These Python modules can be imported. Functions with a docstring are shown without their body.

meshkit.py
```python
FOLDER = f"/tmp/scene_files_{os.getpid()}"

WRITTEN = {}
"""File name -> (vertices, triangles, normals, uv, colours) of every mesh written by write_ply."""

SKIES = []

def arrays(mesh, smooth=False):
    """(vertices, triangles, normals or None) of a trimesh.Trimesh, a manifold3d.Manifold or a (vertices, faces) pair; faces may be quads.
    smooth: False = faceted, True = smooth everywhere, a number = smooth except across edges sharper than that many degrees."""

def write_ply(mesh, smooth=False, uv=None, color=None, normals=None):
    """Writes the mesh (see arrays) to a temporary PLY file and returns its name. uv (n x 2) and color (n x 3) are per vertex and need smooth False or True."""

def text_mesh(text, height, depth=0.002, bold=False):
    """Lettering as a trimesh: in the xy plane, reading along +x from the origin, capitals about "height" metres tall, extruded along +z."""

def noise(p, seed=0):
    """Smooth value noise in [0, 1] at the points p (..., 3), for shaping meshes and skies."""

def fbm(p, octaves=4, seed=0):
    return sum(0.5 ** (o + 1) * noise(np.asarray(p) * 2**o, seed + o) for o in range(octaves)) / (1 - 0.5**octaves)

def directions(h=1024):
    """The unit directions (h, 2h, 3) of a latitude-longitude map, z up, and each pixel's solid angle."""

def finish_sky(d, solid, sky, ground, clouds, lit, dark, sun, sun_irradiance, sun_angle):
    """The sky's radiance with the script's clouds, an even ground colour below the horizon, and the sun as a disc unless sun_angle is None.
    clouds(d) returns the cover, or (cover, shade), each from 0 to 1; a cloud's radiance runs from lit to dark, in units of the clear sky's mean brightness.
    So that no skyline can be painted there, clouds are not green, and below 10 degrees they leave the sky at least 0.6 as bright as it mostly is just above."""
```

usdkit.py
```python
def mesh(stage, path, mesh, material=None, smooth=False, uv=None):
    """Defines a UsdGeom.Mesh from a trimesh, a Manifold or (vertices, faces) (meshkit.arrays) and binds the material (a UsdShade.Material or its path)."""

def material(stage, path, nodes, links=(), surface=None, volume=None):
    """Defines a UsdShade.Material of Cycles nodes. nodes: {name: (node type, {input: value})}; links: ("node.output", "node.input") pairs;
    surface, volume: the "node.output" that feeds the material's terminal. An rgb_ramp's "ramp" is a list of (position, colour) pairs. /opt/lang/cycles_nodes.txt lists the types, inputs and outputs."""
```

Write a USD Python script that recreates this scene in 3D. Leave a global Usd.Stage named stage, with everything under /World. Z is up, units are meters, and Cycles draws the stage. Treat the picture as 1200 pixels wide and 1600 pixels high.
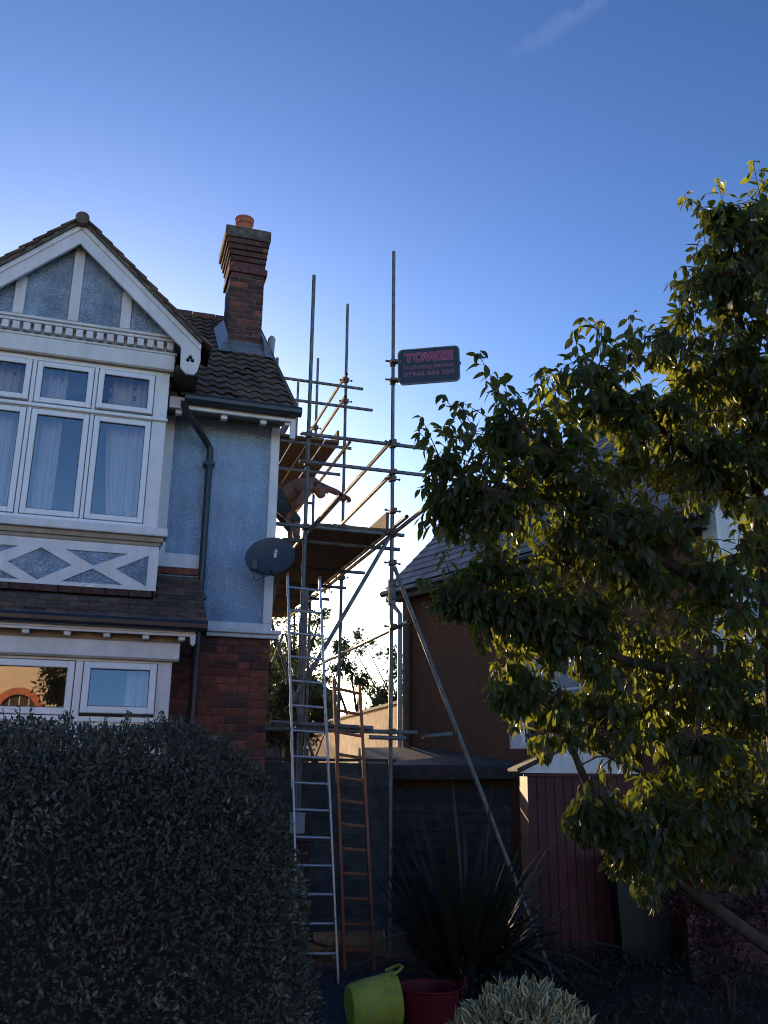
import math, random
import numpy as np
import trimesh, usdkit, meshkit
from shapely.geometry import Polygon, Point, box as sbox
from shapely import affinity
from shapely.ops import unary_union
from pxr import Usd, UsdGeom, UsdLux, UsdShade, Gf, Sdf, Vt

stage = Usd.Stage.CreateInMemory()
UsdGeom.SetStageUpAxis(stage, UsdGeom.Tokens.z)
UsdGeom.SetStageMetersPerUnit(stage, 1.0)
world = UsdGeom.Xform.Define(stage, '/World')
stage.SetDefaultPrim(world.GetPrim())
UsdGeom.Scope.Define(stage, '/World/Looks')

# ---------------------------------------------------------------- camera
FPX, PITCH, ROLL, YAW, EYE = 1383.0, math.radians(16.5), math.radians(0.46), math.radians(17.2), 1.9
fw = np.array([math.sin(YAW) * math.cos(PITCH), math.cos(YAW) * math.cos(PITCH), math.sin(PITCH)])
_r0 = np.array([math.cos(YAW), -math.sin(YAW), 0.0]); _u0 = np.cross(_r0, fw)
up = math.cos(ROLL) * _u0 - math.sin(ROLL) * _r0
rt = math.cos(ROLL) * _r0 + math.sin(ROLL) * _u0
EYEP = np.array([0, 0, EYE])
cam = UsdGeom.Camera.Define(stage, '/World/camera')
m = Gf.Matrix4d(*rt, 0, *up, 0, *(-fw), 0, *EYEP, 1)
cam.AddTransformOp().Set(m)
cam.CreateFocalLengthAttr(FPX / 1200 * 36.0)
cam.CreateHorizontalApertureAttr(36.0)
cam.CreateVerticalApertureAttr(48.0)
cam.CreateClippingRangeAttr(Gf.Vec2f(0.05, 3000))
cam.CreateExposureAttr(1.0)

# ---------------------------------------------------------------- sky and sun
SUN_AZ, SUN_EL = math.radians(-4.0), math.radians(9.5)      # azimuth from +Y towards +X
SKY_STRENGTH = 0.15
sun_dir = np.array([math.sin(SUN_AZ) * math.cos(SUN_EL), math.cos(SUN_AZ) * math.cos(SUN_EL), math.sin(SUN_EL)])
SKY_GAIN, SKY_GAMMA = (0.60, 0.578, 0.63), 1.5
W_A, W_B = [(lambda q: q / np.linalg.norm(q))(fw + (x - 600) / FPX * rt - (y - 800) / FPX * up) for x, y in ((820, 75), (940, 0))]   # a thin streak of cirrus
W_N = np.cross(W_A, W_B); W_N /= np.linalg.norm(W_N); W_C = W_A * 0.08 + W_B * 0.92; W_C /= np.linalg.norm(W_C)
usdkit.material(stage, '/World/Looks/sky_look', {
    'sky': ('sky_texture', {'sky_type': 'single_scattering', 'sun_disc': False, 'sun_elevation': SUN_EL, 'sun_rotation': SUN_AZ,
                            'altitude': 50.0, 'air_density': 1.0, 'aerosol_density': 0.65, 'ozone_density': 2.5}),
    'pre': ('mix_color', {'blend_type': 'multiply', 'fac': 1.0, 'use_clamp': False, 'b': SKY_GAIN}),
    'gam': ('gamma', {'gamma': SKY_GAMMA}),
    'tc': ('texture_coordinate', {}),
    'dn': ('vector_math', {'math_type': 'dot_product', 'vector2': tuple(W_N)}), 'da': ('vector_math', {'math_type': 'dot_product', 'vector2': tuple(W_C)}),
    'n': ('noise_texture', {'scale': 22.0, 'detail': 6.0, 'roughness': 0.62, 'distortion': 0.6}),
    'wob': ('math', {'math_type': 'multiply_add', 'value2': 0.03, 'value3': -0.015}), 'sum': ('math', {'math_type': 'add'}), 'ab': ('math', {'math_type': 'absolute'}),
    'band': ('map_range', {'range_type': 'smoothstep', 'from_min': 0.0, 'from_max': 0.010, 'to_min': 1.0, 'to_max': 0.0, 'clamp': True}),
    'near': ('map_range', {'range_type': 'smoothstep', 'from_min': math.cos(0.11), 'from_max': math.cos(0.02), 'to_min': 0.0, 'to_max': 0.045, 'clamp': True}),
    'm1': ('math', {'math_type': 'multiply'}), 'm2': ('math', {'math_type': 'multiply'}),
    'mix': ('mix_color', {'b': (5.0, 5.6, 6.6), 'use_clamp': False}),
    'bg': ('background_shader', {'strength': SKY_STRENGTH})},
    [('sky.color', 'pre.a'), ('pre.result', 'gam.color'), ('gam.color', 'mix.a'), ('tc.generated', 'dn.vector1'), ('tc.generated', 'da.vector1'), ('tc.generated', 'n.vector'),
     ('n.fac', 'wob.value1'), ('wob.value', 'sum.value1'), ('dn.value', 'sum.value2'), ('sum.value', 'ab.value1'), ('ab.value', 'band.value'), ('da.value', 'near.value'),
     ('band.result', 'm1.value1'), ('near.result', 'm1.value2'), ('m1.value', 'm2.value1'), ('n.fac', 'm2.value2'), ('m2.value', 'mix.fac'),
     ('mix.result', 'bg.color')], surface='bg.background')
dome = UsdLux.DomeLight.Define(stage, '/World/sky')
UsdShade.MaterialBindingAPI.Apply(dome.GetPrim()).Bind(UsdShade.Material.Get(stage, '/World/Looks/sky_look'))
dome.GetPrim().SetCustomDataByKey('kind', 'structure')
sun = UsdLux.DistantLight.Define(stage, '/World/sun')
sun.CreateIntensityAttr(1.2); sun.CreateAngleAttr(0.53); sun.CreateNormalizeAttr(True)
sun.CreateColorAttr(Gf.Vec3f(1.0, 0.72, 0.42))
zq = sun_dir; xq = np.cross([0, 0, 1], zq); xq /= np.linalg.norm(xq); yq = np.cross(zq, xq)
sun.AddTransformOp().Set(Gf.Matrix4d(*xq, 0, *yq, 0, *zq, 0, 0, 0, 0, 1))

# ---------------------------------------------------------------- helpers
rng = np.random.default_rng(11)
_used = {}
def numbered(parent, name):
    k = _used.get((parent, name), 0); _used[(parent, name)] = k + 1
    return f'{parent}/{name}' if k == 0 else f'{parent}/{name}_{k:03d}'
LOC = {}
def thing(name, label, cat, loc=(0, 0, 0), group=None):
    p = numbered('/World', name)
    x = UsdGeom.Xform.Define(stage, p); x.AddTranslateOp().Set(Gf.Vec3d(*map(float, loc)))
    tag(x.GetPrim(), label, cat, group); LOC[p] = np.array(loc, float)
    return p
def tag(prim, label=None, cat=None, group=None, kind=None):
    for k, v in (('label', label), ('category', cat), ('group', group), ('kind', kind)):
        if v: prim.SetCustomDataByKey(k, v)
def part(parent, name, mesh, mat, smooth=False, label=None, kind=None):
    """a mesh given in world metres, placed under a thing or one of its parts"""
    p = numbered(parent, name); loc = LOC[parent]
    if isinstance(mesh, MB): mesh = mesh.mesh()
    if smooth is False and hasattr(mesh, 'vertices'): v, f = np.asarray(mesh.vertices), np.asarray(mesh.faces)
    else: v, f, n = meshkit.arrays(mesh, smooth)
    if len(v) == 0: raise ValueError('empty ' + p)
    pr = usdkit.mesh(stage, p, (v - loc, f), '/World/Looks/' + mat).GetPrim()
    if smooth is not False:
        UsdGeom.Mesh(pr).CreateNormalsAttr(Vt.Vec3fArray.FromNumpy(n.astype(np.float32))); UsdGeom.Mesh(pr).SetNormalsInterpolation('vertex')
    LOC[p] = loc; tag(pr, label=label, kind=kind)
    return p
def single(name, mesh, mat, label=None, cat=None, group=None, kind=None, smooth=False):
    """a thing or a piece of the setting that is one mesh"""
    p = numbered('/World', name)
    if isinstance(mesh, MB): mesh = mesh.mesh()
    pr = usdkit.mesh(stage, p, mesh, '/World/Looks/' + mat, smooth=smooth).GetPrim()
    tag(pr, label, cat, group, kind); LOC[p] = np.zeros(3)
    return p

def _cb_faces():
    c, h = 0.2, np.ones(3); pts = []
    for s in np.ndindex(2, 2, 2):
        s = np.array(s) * 2 - 1
        for k in range(3):
            q = h * s; q = q - c * s; q[k] = s[k]; pts.append(q)
    hull = trimesh.convex.convex_hull(np.array(pts))
    idx = [int(np.argmin(np.linalg.norm(np.array(pts) - v, axis=1))) for v in hull.vertices]
    return np.array(idx)[hull.faces]
CBF = _cb_faces()
BOXF = np.array([[0, 2, 3], [0, 3, 1], [4, 5, 7], [4, 7, 6], [0, 1, 5], [0, 5, 4], [2, 6, 7], [2, 7, 3], [0, 4, 6], [0, 6, 2], [1, 3, 7], [1, 7, 5]])
BOXV = np.array(list(np.ndindex(2, 2, 2)), float) * 2 - 1
# orientation check
if np.dot(np.cross(BOXV[BOXF[0][1]] - BOXV[BOXF[0][0]], BOXV[BOXF[0][2]] - BOXV[BOXF[0][0]]), BOXV[BOXF[0][0]]) < 0: BOXF = BOXF[:, ::-1]
class MB:
    def __init__(s): s.v = []; s.f = []; s.n = 0
    def add(s, v, f):
        v = np.asarray(v, float); f = np.asarray(f, int)
        if f.shape[1] == 4: f = np.vstack([f[:, [0, 1, 2]], f[:, [0, 2, 3]]])
        s.v.append(v); s.f.append(f + s.n); s.n += len(v); return s
    def tm(s, t): return s.add(t.vertices, t.faces)
    def box(s, x0, x1, y0, y1, z0, z1, c=0.0):
        ctr = np.array([x0 + x1, y0 + y1, z0 + z1]) / 2; h = np.abs([x1 - x0, y1 - y0, z1 - z0]) / 2
        return s.obox(ctr, np.eye(3), h, c)
    def obox(s, ctr, ax, h, c=0.0):
        h = np.asarray(h, float); ax = np.asarray(ax, float)
        if c <= 0: v = BOXV * h; f = BOXF
        else:
            c = min(c, h.min() * 0.49); v = []
            for sg in np.ndindex(2, 2, 2):
                sg = np.array(sg) * 2 - 1
                for k in range(3):
                    q = (h - c) * sg; q[k] = h[k] * sg[k]; v.append(q)
            v = np.array(v); f = CBF
        return s.add(np.asarray(ctr) + v @ ax, f)
    def beam(s, p, q, w, t, upv=(0, 0, 1), c=0.0):
        """square bar from p to q; w across, t along upv"""
        p, q = np.asarray(p, float), np.asarray(q, float); d = q - p; L = np.linalg.norm(d); d /= L
        a = np.cross(d, upv); a /= np.linalg.norm(a); b = np.cross(a, d)
        return s.obox((p + q) / 2, [d, a, b], [L / 2, w / 2, t / 2], c)
    def tube(s, p, q, r, seg=10, r2=None, hollow=0.0):
        p, q = np.asarray(p, float), np.asarray(q, float); d = q - p; d = d / np.linalg.norm(d)
        a = np.cross(d, [0, 0, 1] if abs(d[2]) < 0.9 else [1, 0, 0]); a /= np.linalg.norm(a); b = np.cross(d, a)
        t = np.arange(seg) / seg * 2 * np.pi; ring = np.cos(t)[:, None] * a + np.sin(t)[:, None] * b
        r2 = r if r2 is None else r2
        v = np.vstack([p + ring * r, q + ring * r2, [p], [q]]); i = np.arange(seg); j = (i + 1) % seg
        f = np.vstack([np.c_[i, i + seg, j + seg], np.c_[i, j + seg, j], np.c_[np.full(seg, 2 * seg), i, j], np.c_[np.full(seg, 2 * seg + 1), j + seg, i + seg]])
        if hollow:   # open tube mouth at q: a short inner wall
            v = np.vstack([v, q + ring * r2 * hollow, q - d * 0.12 + ring * r2 * hollow, [q - d * 0.12]]); o = 2 * seg + 2
            f = f[:3 * seg]
            f = np.vstack([f, np.c_[i + seg, i + o, j + o], np.c_[i + seg, j + o, j + seg], np.c_[i + o, i + o + seg, j + o + seg], np.c_[i + o, j + o + seg, j + o], np.c_[np.full(seg, o + 2 * seg), j + o + seg, i + o + seg]])
        return s.add(v, f)
    def path(s, pts, rad, seg=8):
        pts = np.asarray(pts, float); rad = np.broadcast_to(rad, len(pts)); n = len(pts)
        d = np.gradient(pts, axis=0); d /= np.linalg.norm(d, axis=1, keepdims=True)
        ref = np.array([0.31, 0.2, 0.93]); a = np.cross(d, ref); a /= np.linalg.norm(a, axis=1, keepdims=True); b = np.cross(d, a)
        t = np.arange(seg) / seg * 2 * np.pi
        v = (pts[:, None] + rad[:, None, None] * (np.cos(t)[None, :, None] * a[:, None] + np.sin(t)[None, :, None] * b[:, None])).reshape(-1, 3)
        i = np.arange(seg); j = (i + 1) % seg; f = []
        for k in range(n - 1): f += [np.c_[i + k * seg, j + k * seg, j + (k + 1) * seg, i + (k + 1) * seg]]
        v = np.vstack([v, pts[:1], pts[-1:]]); fq = np.vstack(f)
        s.add(v, fq)
        s.f[-1] = np.vstack([s.f[-1], np.c_[np.full(seg, n * seg), j, i] + s.n - len(v), np.c_[np.full(seg, n * seg + 1), i + (n - 1) * seg, j + (n - 1) * seg] + s.n - len(v)])
        return s
    def prism(s, poly, y0, y1, frame=None):
        """outline in (x, z) pushed from y0 to y1; frame = (origin, u, v, w) for another plane"""
        if not hasattr(poly, 'exterior') and not hasattr(poly, 'geoms'): poly = Polygon(poly)
        for g in getattr(poly, 'geoms', [poly]):
            t = trimesh.creation.extrude_polygon(g.buffer(0), y1 - y0, engine='earcut'); v = np.array(t.vertices)
            if frame is None: w = np.c_[v[:, 0], y1 - v[:, 2], v[:, 1]]
            else:
                o, u, vv, nn = [np.asarray(q, float) for q in frame]; w = o + v[:, :1] * u + v[:, 1:2] * vv + (v[:, 2:] + y0) * nn
            s.add(w, t.faces)
        return s
    def mesh(s): return trimesh.Trimesh(np.vstack(s.v), np.vstack(s.f), process=False)
def ray(x, y): return fw + (x - 600) / FPX * rt - (y - 800) / FPX * up
def at_y(x, y, Y): d = ray(x, y); return EYEP + d * (Y / d[1])
def at_d(x, y, D): return EYEP + ray(x, y) * D
def at_plane(x, y, p0, n): d = ray(x, y); return EYEP + d * (np.dot(np.asarray(p0) - EYEP, n) / np.dot(d, n))
def noise3(p, s, seed=0): return meshkit.fbm(np.asarray(p) * s, 3, seed) - 0.5

# ---------------------------------------------------------------- materials
def look(name, col, rough=0.6, var=0.15, scale=6.0, bump=0.0, bscale=40.0, metal=0.0, spec=0.5, rand=0.0, col2=None, detail=4.0, bdist=0.01, kind='noise', extra=None, streak=0.0):
    """principled surface whose colour wanders with noise in object space, with fine relief and a per-object shift"""
    col = np.array(col, float); c2 = np.array(col2, float) if col2 is not None else col * (1 - 2 * var)
    c1 = col if col2 is not None else np.minimum(col * (1 + var), 1)
    nodes = {'tc': ('geometry', {}), 'n': ('noise_texture', {'scale': scale, 'detail': detail, 'roughness': 0.6}),
             'r': ('rgb_ramp', {'ramp': [(0.3, tuple(c2)), (0.7, tuple(c1))]}),
             'p': ('principled_bsdf', {'roughness': rough, 'metallic': metal, 'specular_ior_level': spec})}
    links = [('tc.position', 'n.vector'), ('n.fac', 'r.fac')]
    out = 'r.color'
    if streak:   # rain streaks and grime: long vertical noise
        nodes['sm'] = ('mapping', {'scale': (7.0, 7.0, 0.55)}); nodes['sn'] = ('noise_texture', {'scale': 1.0, 'detail': 7.0, 'roughness': 0.7})
        nodes['sr'] = ('rgb_ramp', {'ramp': [(0.30, (1 - streak, 1 - streak * 1.05, 1 - streak * 1.15)), (0.58, (1, 1, 1))]}); nodes['smul'] = ('mix_color', {'blend_type': 'multiply', 'fac': 1.0})
        links += [('tc.position', 'sm.vector'), ('sm.vector', 'sn.vector'), ('sn.fac', 'sr.fac'), ('r.color', 'smul.a'), ('sr.color', 'smul.b')]; out = 'smul.result'
    if rand:
        nodes['o'] = ('object_info', {}); nodes['mr'] = ('map_range', {'from_min': 0.0, 'from_max': 1.0, 'to_min': 1 - rand, 'to_max': 1 + rand})
        nodes['cx'] = ('combine_xyz', {}); nodes['mul'] = ('mix_color', {'blend_type': 'multiply', 'fac': 1.0, 'use_clamp': False})
        links += [('o.random', 'mr.value'), ('mr.result', 'cx.x'), ('mr.result', 'cx.y'), ('mr.result', 'cx.z'), (out, 'mul.a'), ('cx.vector', 'mul.b')]
        out = 'mul.result'
    links.append((out, 'p.base_color'))
    if bump:
        if kind == 'voronoi': nodes['b0'] = ('voronoi_texture', {'scale': bscale, 'feature': 'smooth_f1', 'smoothness': 0.6}); o = 'b0.distance'
        else: nodes['b0'] = ('noise_texture', {'scale': bscale, 'detail': 5.0, 'roughness': 0.65}); o = 'b0.fac'
        nodes['b'] = ('bump', {'strength': bump, 'distance': bdist})
        links += [('tc.position', 'b0.vector'), (o, 'b.height'), ('b.normal', 'p.normal')]
    if extra: extra(nodes, links)
    usdkit.material(stage, '/World/Looks/' + name, nodes, links, surface='p.BSDF')

look('pebbledash', (0.35, 0.48, 0.66), 0.9, streak=0.22, scale=3.0, var=0.1, bump=1.0, bscale=75, kind='voronoi', bdist=0.03)
look('pebbledash_gable', (0.34, 0.43, 0.56), 0.9, streak=0.2, scale=4.0, var=0.2, bump=1.0, bscale=65, kind='voronoi', bdist=0.035)
look('white_paint', (0.64, 0.64, 0.66), 0.45, streak=0.18, var=0.05, scale=4.0, bump=0.15, bscale=30, bdist=0.004)
look('upvc', (0.70, 0.70, 0.72), 0.3, var=0.02, scale=3.0)
look('taupe_soffit', (0.30, 0.24, 0.18), 0.7, var=0.15, scale=8.0)
look('brick_red', (0.185, 0.052, 0.032), 0.85, var=0.3, scale=18.0, bump=0.5, bscale=60, rand=0.35)
look('brick_dark', (0.085, 0.033, 0.028), 0.85, var=0.35, scale=18.0, bump=0.5, bscale=60, rand=0.4)
look('mortar', (0.19, 0.155, 0.13), 0.95, var=0.2, scale=20.0, bump=0.4, bscale=90)
look('mortar_red', (0.19, 0.10, 0.08), 0.95, var=0.2, scale=20.0, bump=0.4, bscale=90)
look('roof_tile', (0.115, 0.072, 0.050), 0.8, scale=9.0, bump=0.4, bscale=50, rand=0.35, col2=(0.05, 0.038, 0.028))
look('plain_tile', (0.11, 0.058, 0.04), 0.85, scale=7.0, bump=0.4, bscale=50, rand=0.4, col2=(0.035, 0.032, 0.024))
look('lead', (0.19, 0.20, 0.22), 0.4, var=0.2, scale=8.0, metal=0.4, bump=0.3, bscale=15)
look('terracotta', (0.42, 0.12, 0.05), 0.7, var=0.2, scale=14.0)
look('dark_concrete', (0.11, 0.095, 0.075), 0.9, var=0.35, scale=11.0, bump=0.5, bscale=40)
look('black_plastic', (0.02, 0.02, 0.024), 0.3, var=0.2, scale=6.0)
look('dark_timber', (0.05, 0.035, 0.028), 0.8, var=0.3, scale=8.0)
look('grey_pipe', (0.34, 0.35, 0.37), 0.5, var=0.1, scale=6.0)
look('room_dark', (0.16, 0.15, 0.15), 0.9, var=0.1)
usdkit.material(stage, '/World/Looks/curtain_cloth', {
    'd': ('diffuse_bsdf', {'color': (0.78, 0.78, 0.8)}), 't': ('translucent_bsdf', {'color': (0.7, 0.7, 0.72)}), 'x': ('mix_closure', {'fac': 0.3})},
    [('d.BSDF', 'x.closure1'), ('t.BSDF', 'x.closure2')], surface='x.closure')
usdkit.material(stage, '/World/Looks/pane_glass', {
    'fr': ('fresnel', {'IOR': 1.5}), 'mr': ('map_range', {'from_min': 0.0, 'from_max': 1.0, 'to_min': 0.13, 'to_max': 1.0}),
    't': ('transparent_bsdf', {'color': (0.9, 0.93, 0.92)}), 'g': ('glossy_bsdf', {'color': (1, 1, 1), 'roughness': 0.0}), 'x': ('mix_closure', {})},
    [('fr.fac', 'mr.value'), ('mr.result', 'x.fac'), ('t.BSDF', 'x.closure1'), ('g.BSDF', 'x.closure2')], surface='x.closure')
# ================================================================ the ground
def ground_extra(n, l): pass
look('soil', (0.035, 0.03, 0.024), 0.95, scale=3.0, col2=(0.018, 0.02, 0.014), bump=0.8, bscale=25, bdist=0.04)
look('gravel', (0.09, 0.095, 0.115), 0.9, var=0.4, scale=60.0, bump=1.0, bscale=70, kind='voronoi', bdist=0.03)
look('asphalt', (0.05, 0.05, 0.052), 0.9, var=0.2, scale=40.0, bump=0.3, bscale=120)
g = MB(); N = 40
xs = np.r_[-600, -200, np.linspace(-30, 40, 30), 200, 600]; ys = np.r_[-600, -200, np.linspace(-12, 60, 30), 200, 600]
gx, gy = np.meshgrid(xs, ys, indexing='ij'); v = np.c_[gx.ravel(), gy.ravel(), np.zeros(gx.size)]
nx, ny = len(xs), len(ys); q = [[i * ny + j, (i + 1) * ny + j, (i + 1) * ny + j + 1, i * ny + j + 1] for i in range(nx - 1) for j in range(ny - 1)]
single('ground', g.add(v, q), 'soil', kind='structure')
single('gravel_drive', MB().box(0.85, 3.05, 4.6, 9.9, 0.0, 0.012), 'gravel', kind='structure')
single('road', MB().box(-300, 300, -9.5, -3.0, -0.02, 0.006), 'asphalt', kind='structure')

# ================================================================ the house
YW, YB, YL = 8.79, 8.19, 7.95          # main wall, upper bay, lower bay
house = thing('gabled_house', 'pale blue pebbledash house with white gable, bay windows and brick chimney, left of the scaffold', 'house', (0, 8.79, 0))
def P(name, mb, mat, smooth=False, parent=None, **k): return part(parent or house, name, mb, mat, smooth, **k)
XR, XL, YK = 1.545, -6.0, 14.2
RT = 0.82; Z0, Y0 = 5.5, 8.42         # roof rise per metre, eave point
YRIDGE = 11.65; ZR = Z0 + RT * (YRIDGE - Y0)
# walls: shell
P('rear_wall', MB().box(XL, XR, YK - 0.25, YK, 0, 5.5), 'brick_dark')
sw = MB().prism(affinity.scale(Polygon([(YW + 0.02, 3.2), (YK - 0.26, 3.2), (YK - 0.26, 5.45), (YRIDGE, ZR - 0.25), (YW + 0.02, 5.75)]), 1, 1, origin=(0, 0)), 0, 0.22, frame=((XR - 0.222, 0, 0), (0, 1, 0), (0, 0, 1), (1, 0, 0)))
P('side_wall', sw, 'pebbledash'); 
P('side_wall', MB().box(XR - 0.24, XR - 0.02, YW + 0.13, YK - 0.26, 0, 3.195), 'brick_dark')
P('left_wall', MB().box(XL, XL + 0.2, YW + 0.25, YK - 0.26, 0, 5.5), 'brick_dark')
P('upper_floor', MB().box(XL + 0.21, XR - 0.25, YW + 0.23, YK - 0.26, 3.25, 3.4).box(-1.5, 0.27, YB + 0.125, YW + 0.228, 3.51, 3.54), 'room_dark')
P('room_wall', MB().box(-2.6, 1.25, YW + 1.6, YW + 1.7, 0, 3.24).box(-2.6, 1.25, YW + 2.0, YW + 2.1, 3.41, 6.0), 'room_dark')
P('ceiling', MB().box(XL + 0.21, XR - 0.25, YW + 0.23, YK - 0.26, 5.72, 5.78).box(-1.5, 0.27, YB + 0.125, YW + 0.228, 5.68, 5.70), 'room_dark')
# pebbledash front wall to the right of the bay, framed in white
P('front_wall', MB().box(0.38, XR - 0.03, YW, YW + 0.22, 3.26, 5.62).box(XL, -1.6, YW, YW + 0.22, 0, 5.62), 'pebbledash')
P('corner_board', MB().box(1.452, XR, YW - 0.025, YW + 0.19, 3.336, 5.44, c=0.004), 'white_paint')
P('trim_board', MB().box(0.34, 0.45, YW - 0.02, YW - 0.002, 3.90, 5.44, c=0.003), 'white_paint')
P('trim_board', MB().box(0.34, XR, YW - 0.022, YW - 0.002, 5.442, 5.62, c=0.003), 'taupe_soffit')
P('trim_board', MB().box(0.90, XR, YW - 0.023, YW - 0.002, 3.262, 3.334, c=0.003), 'white_paint')
P('trim_board', MB().box(0.36, 0.80, YW - 0.021, YW - 0.002, 3.845, 3.985, c=0.003), 'white_paint')
b = MB().box(0.88, 1.63, YW - 0.10, YW + 0.1, 3.222, 3.262, c=0.006).box(0.90, 1.615, YW - 0.065, YW + 0.09, 3.182, 3.221, c=0.006)
P('string_moulding', b, 'white_paint')
# brick ground floor
bw = P('brick_wall', MB().box(0.4, XR - 0.03, YW + 0.006, YW + 0.12, 0, 3.19).box(1.40, XR - 0.007, YW + 0.02, YW + 0.6, 0, 3.19), 'mortar_red')
def bricks(parent, x0, x1, y, z0, z1, depth=0.10, course=0.075, unit=0.225, proud=0.008, mats=('brick_red', 'brick_dark'), pd=0.3, head=0.35, seed=1):
    r = np.random.default_rng(seed); z = z0; row = 0
    while z < z1 - 0.02:
        x = x0 - (0 if row % 2 == 0 else unit / 2)
        while x < x1 - 0.02:
            w = unit if r.random() > head else unit / 2
            a, bb = max(x, x0), min(x + w, x1)
            if bb - a > 0.035:
                j = r.uniform(-0.0025, 0.0025)
                part(parent, 'brick', MB().box(a + 0.005, bb - 0.005, y - proud + j, y + depth, z + 0.005, min(z + course, z1) - 0.005, c=0.004), mats[1] if r.random() < pd else mats[0])
            x += w
        z += course; row += 1
bricks(bw, 0.56, XR, YW, 1.3, 3.18, depth=0.02, pd=0.35, head=0.2, seed=3)
# flashing course under the panel and above the lean-to tiles
# downpipe
dp = MB().path([(0.50, 8.34, 5.44), (0.50, 8.36, 5.40), (0.53, 8.40, 5.36), (0.78, 8.67, 5.14), (0.815, 8.70, 5.09), (0.815, 8.70, 5.0), (0.815, 8.70, 3.2), (0.815, 8.70, 0.1)], 0.036, 10)
P('downpipe', dp, 'black_plastic', smooth=40)
for z in (4.93, 3.55, 2.3): P('pipe_bracket', MB().box(0.755, 0.875, 8.66, 8.775, z - 0.016, z + 0.016, c=0.004).tube((0.815, 8.70, z - 0.03), (0.815, 8.70, z + 0.03), 0.044, 10), 'black_plastic')
# gutter, fascia and rafter ends on the main eave
P('gutter', MB().path([(0.5, 8.34, 5.475), (1.0, 8.34, 5.472), (1.68, 8.34, 5.470)], 0.056, 10), 'black_plastic')
P('fascia', MB().box(0.36, 1.60, 8.40, 8.425, 5.375, 5.50, c=0.003).box(0.36, 1.60, 8.385, 8.399, 5.375, 5.398, c=0.002), 'white_paint')
P('soffit', MB().box(0.36, 1.60, 8.426, 8.787, 5.47, 5.495), 'taupe_soffit')
for x in (0.46, 0.91, 1.31): P('rafter_end', MB().box(x - 0.032, x + 0.032, 8.43, 8.50, 5.335, 5.395, c=0.004), 'white_paint')
P('verge_bracket', MB().box(1.585, 1.64, 8.40, 8.44, 5.20, 5.44, c=0.006).box(1.53, 1.583, 8.42, 8.70, 5.345, 5.40, c=0.004), 'white_paint')

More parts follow.
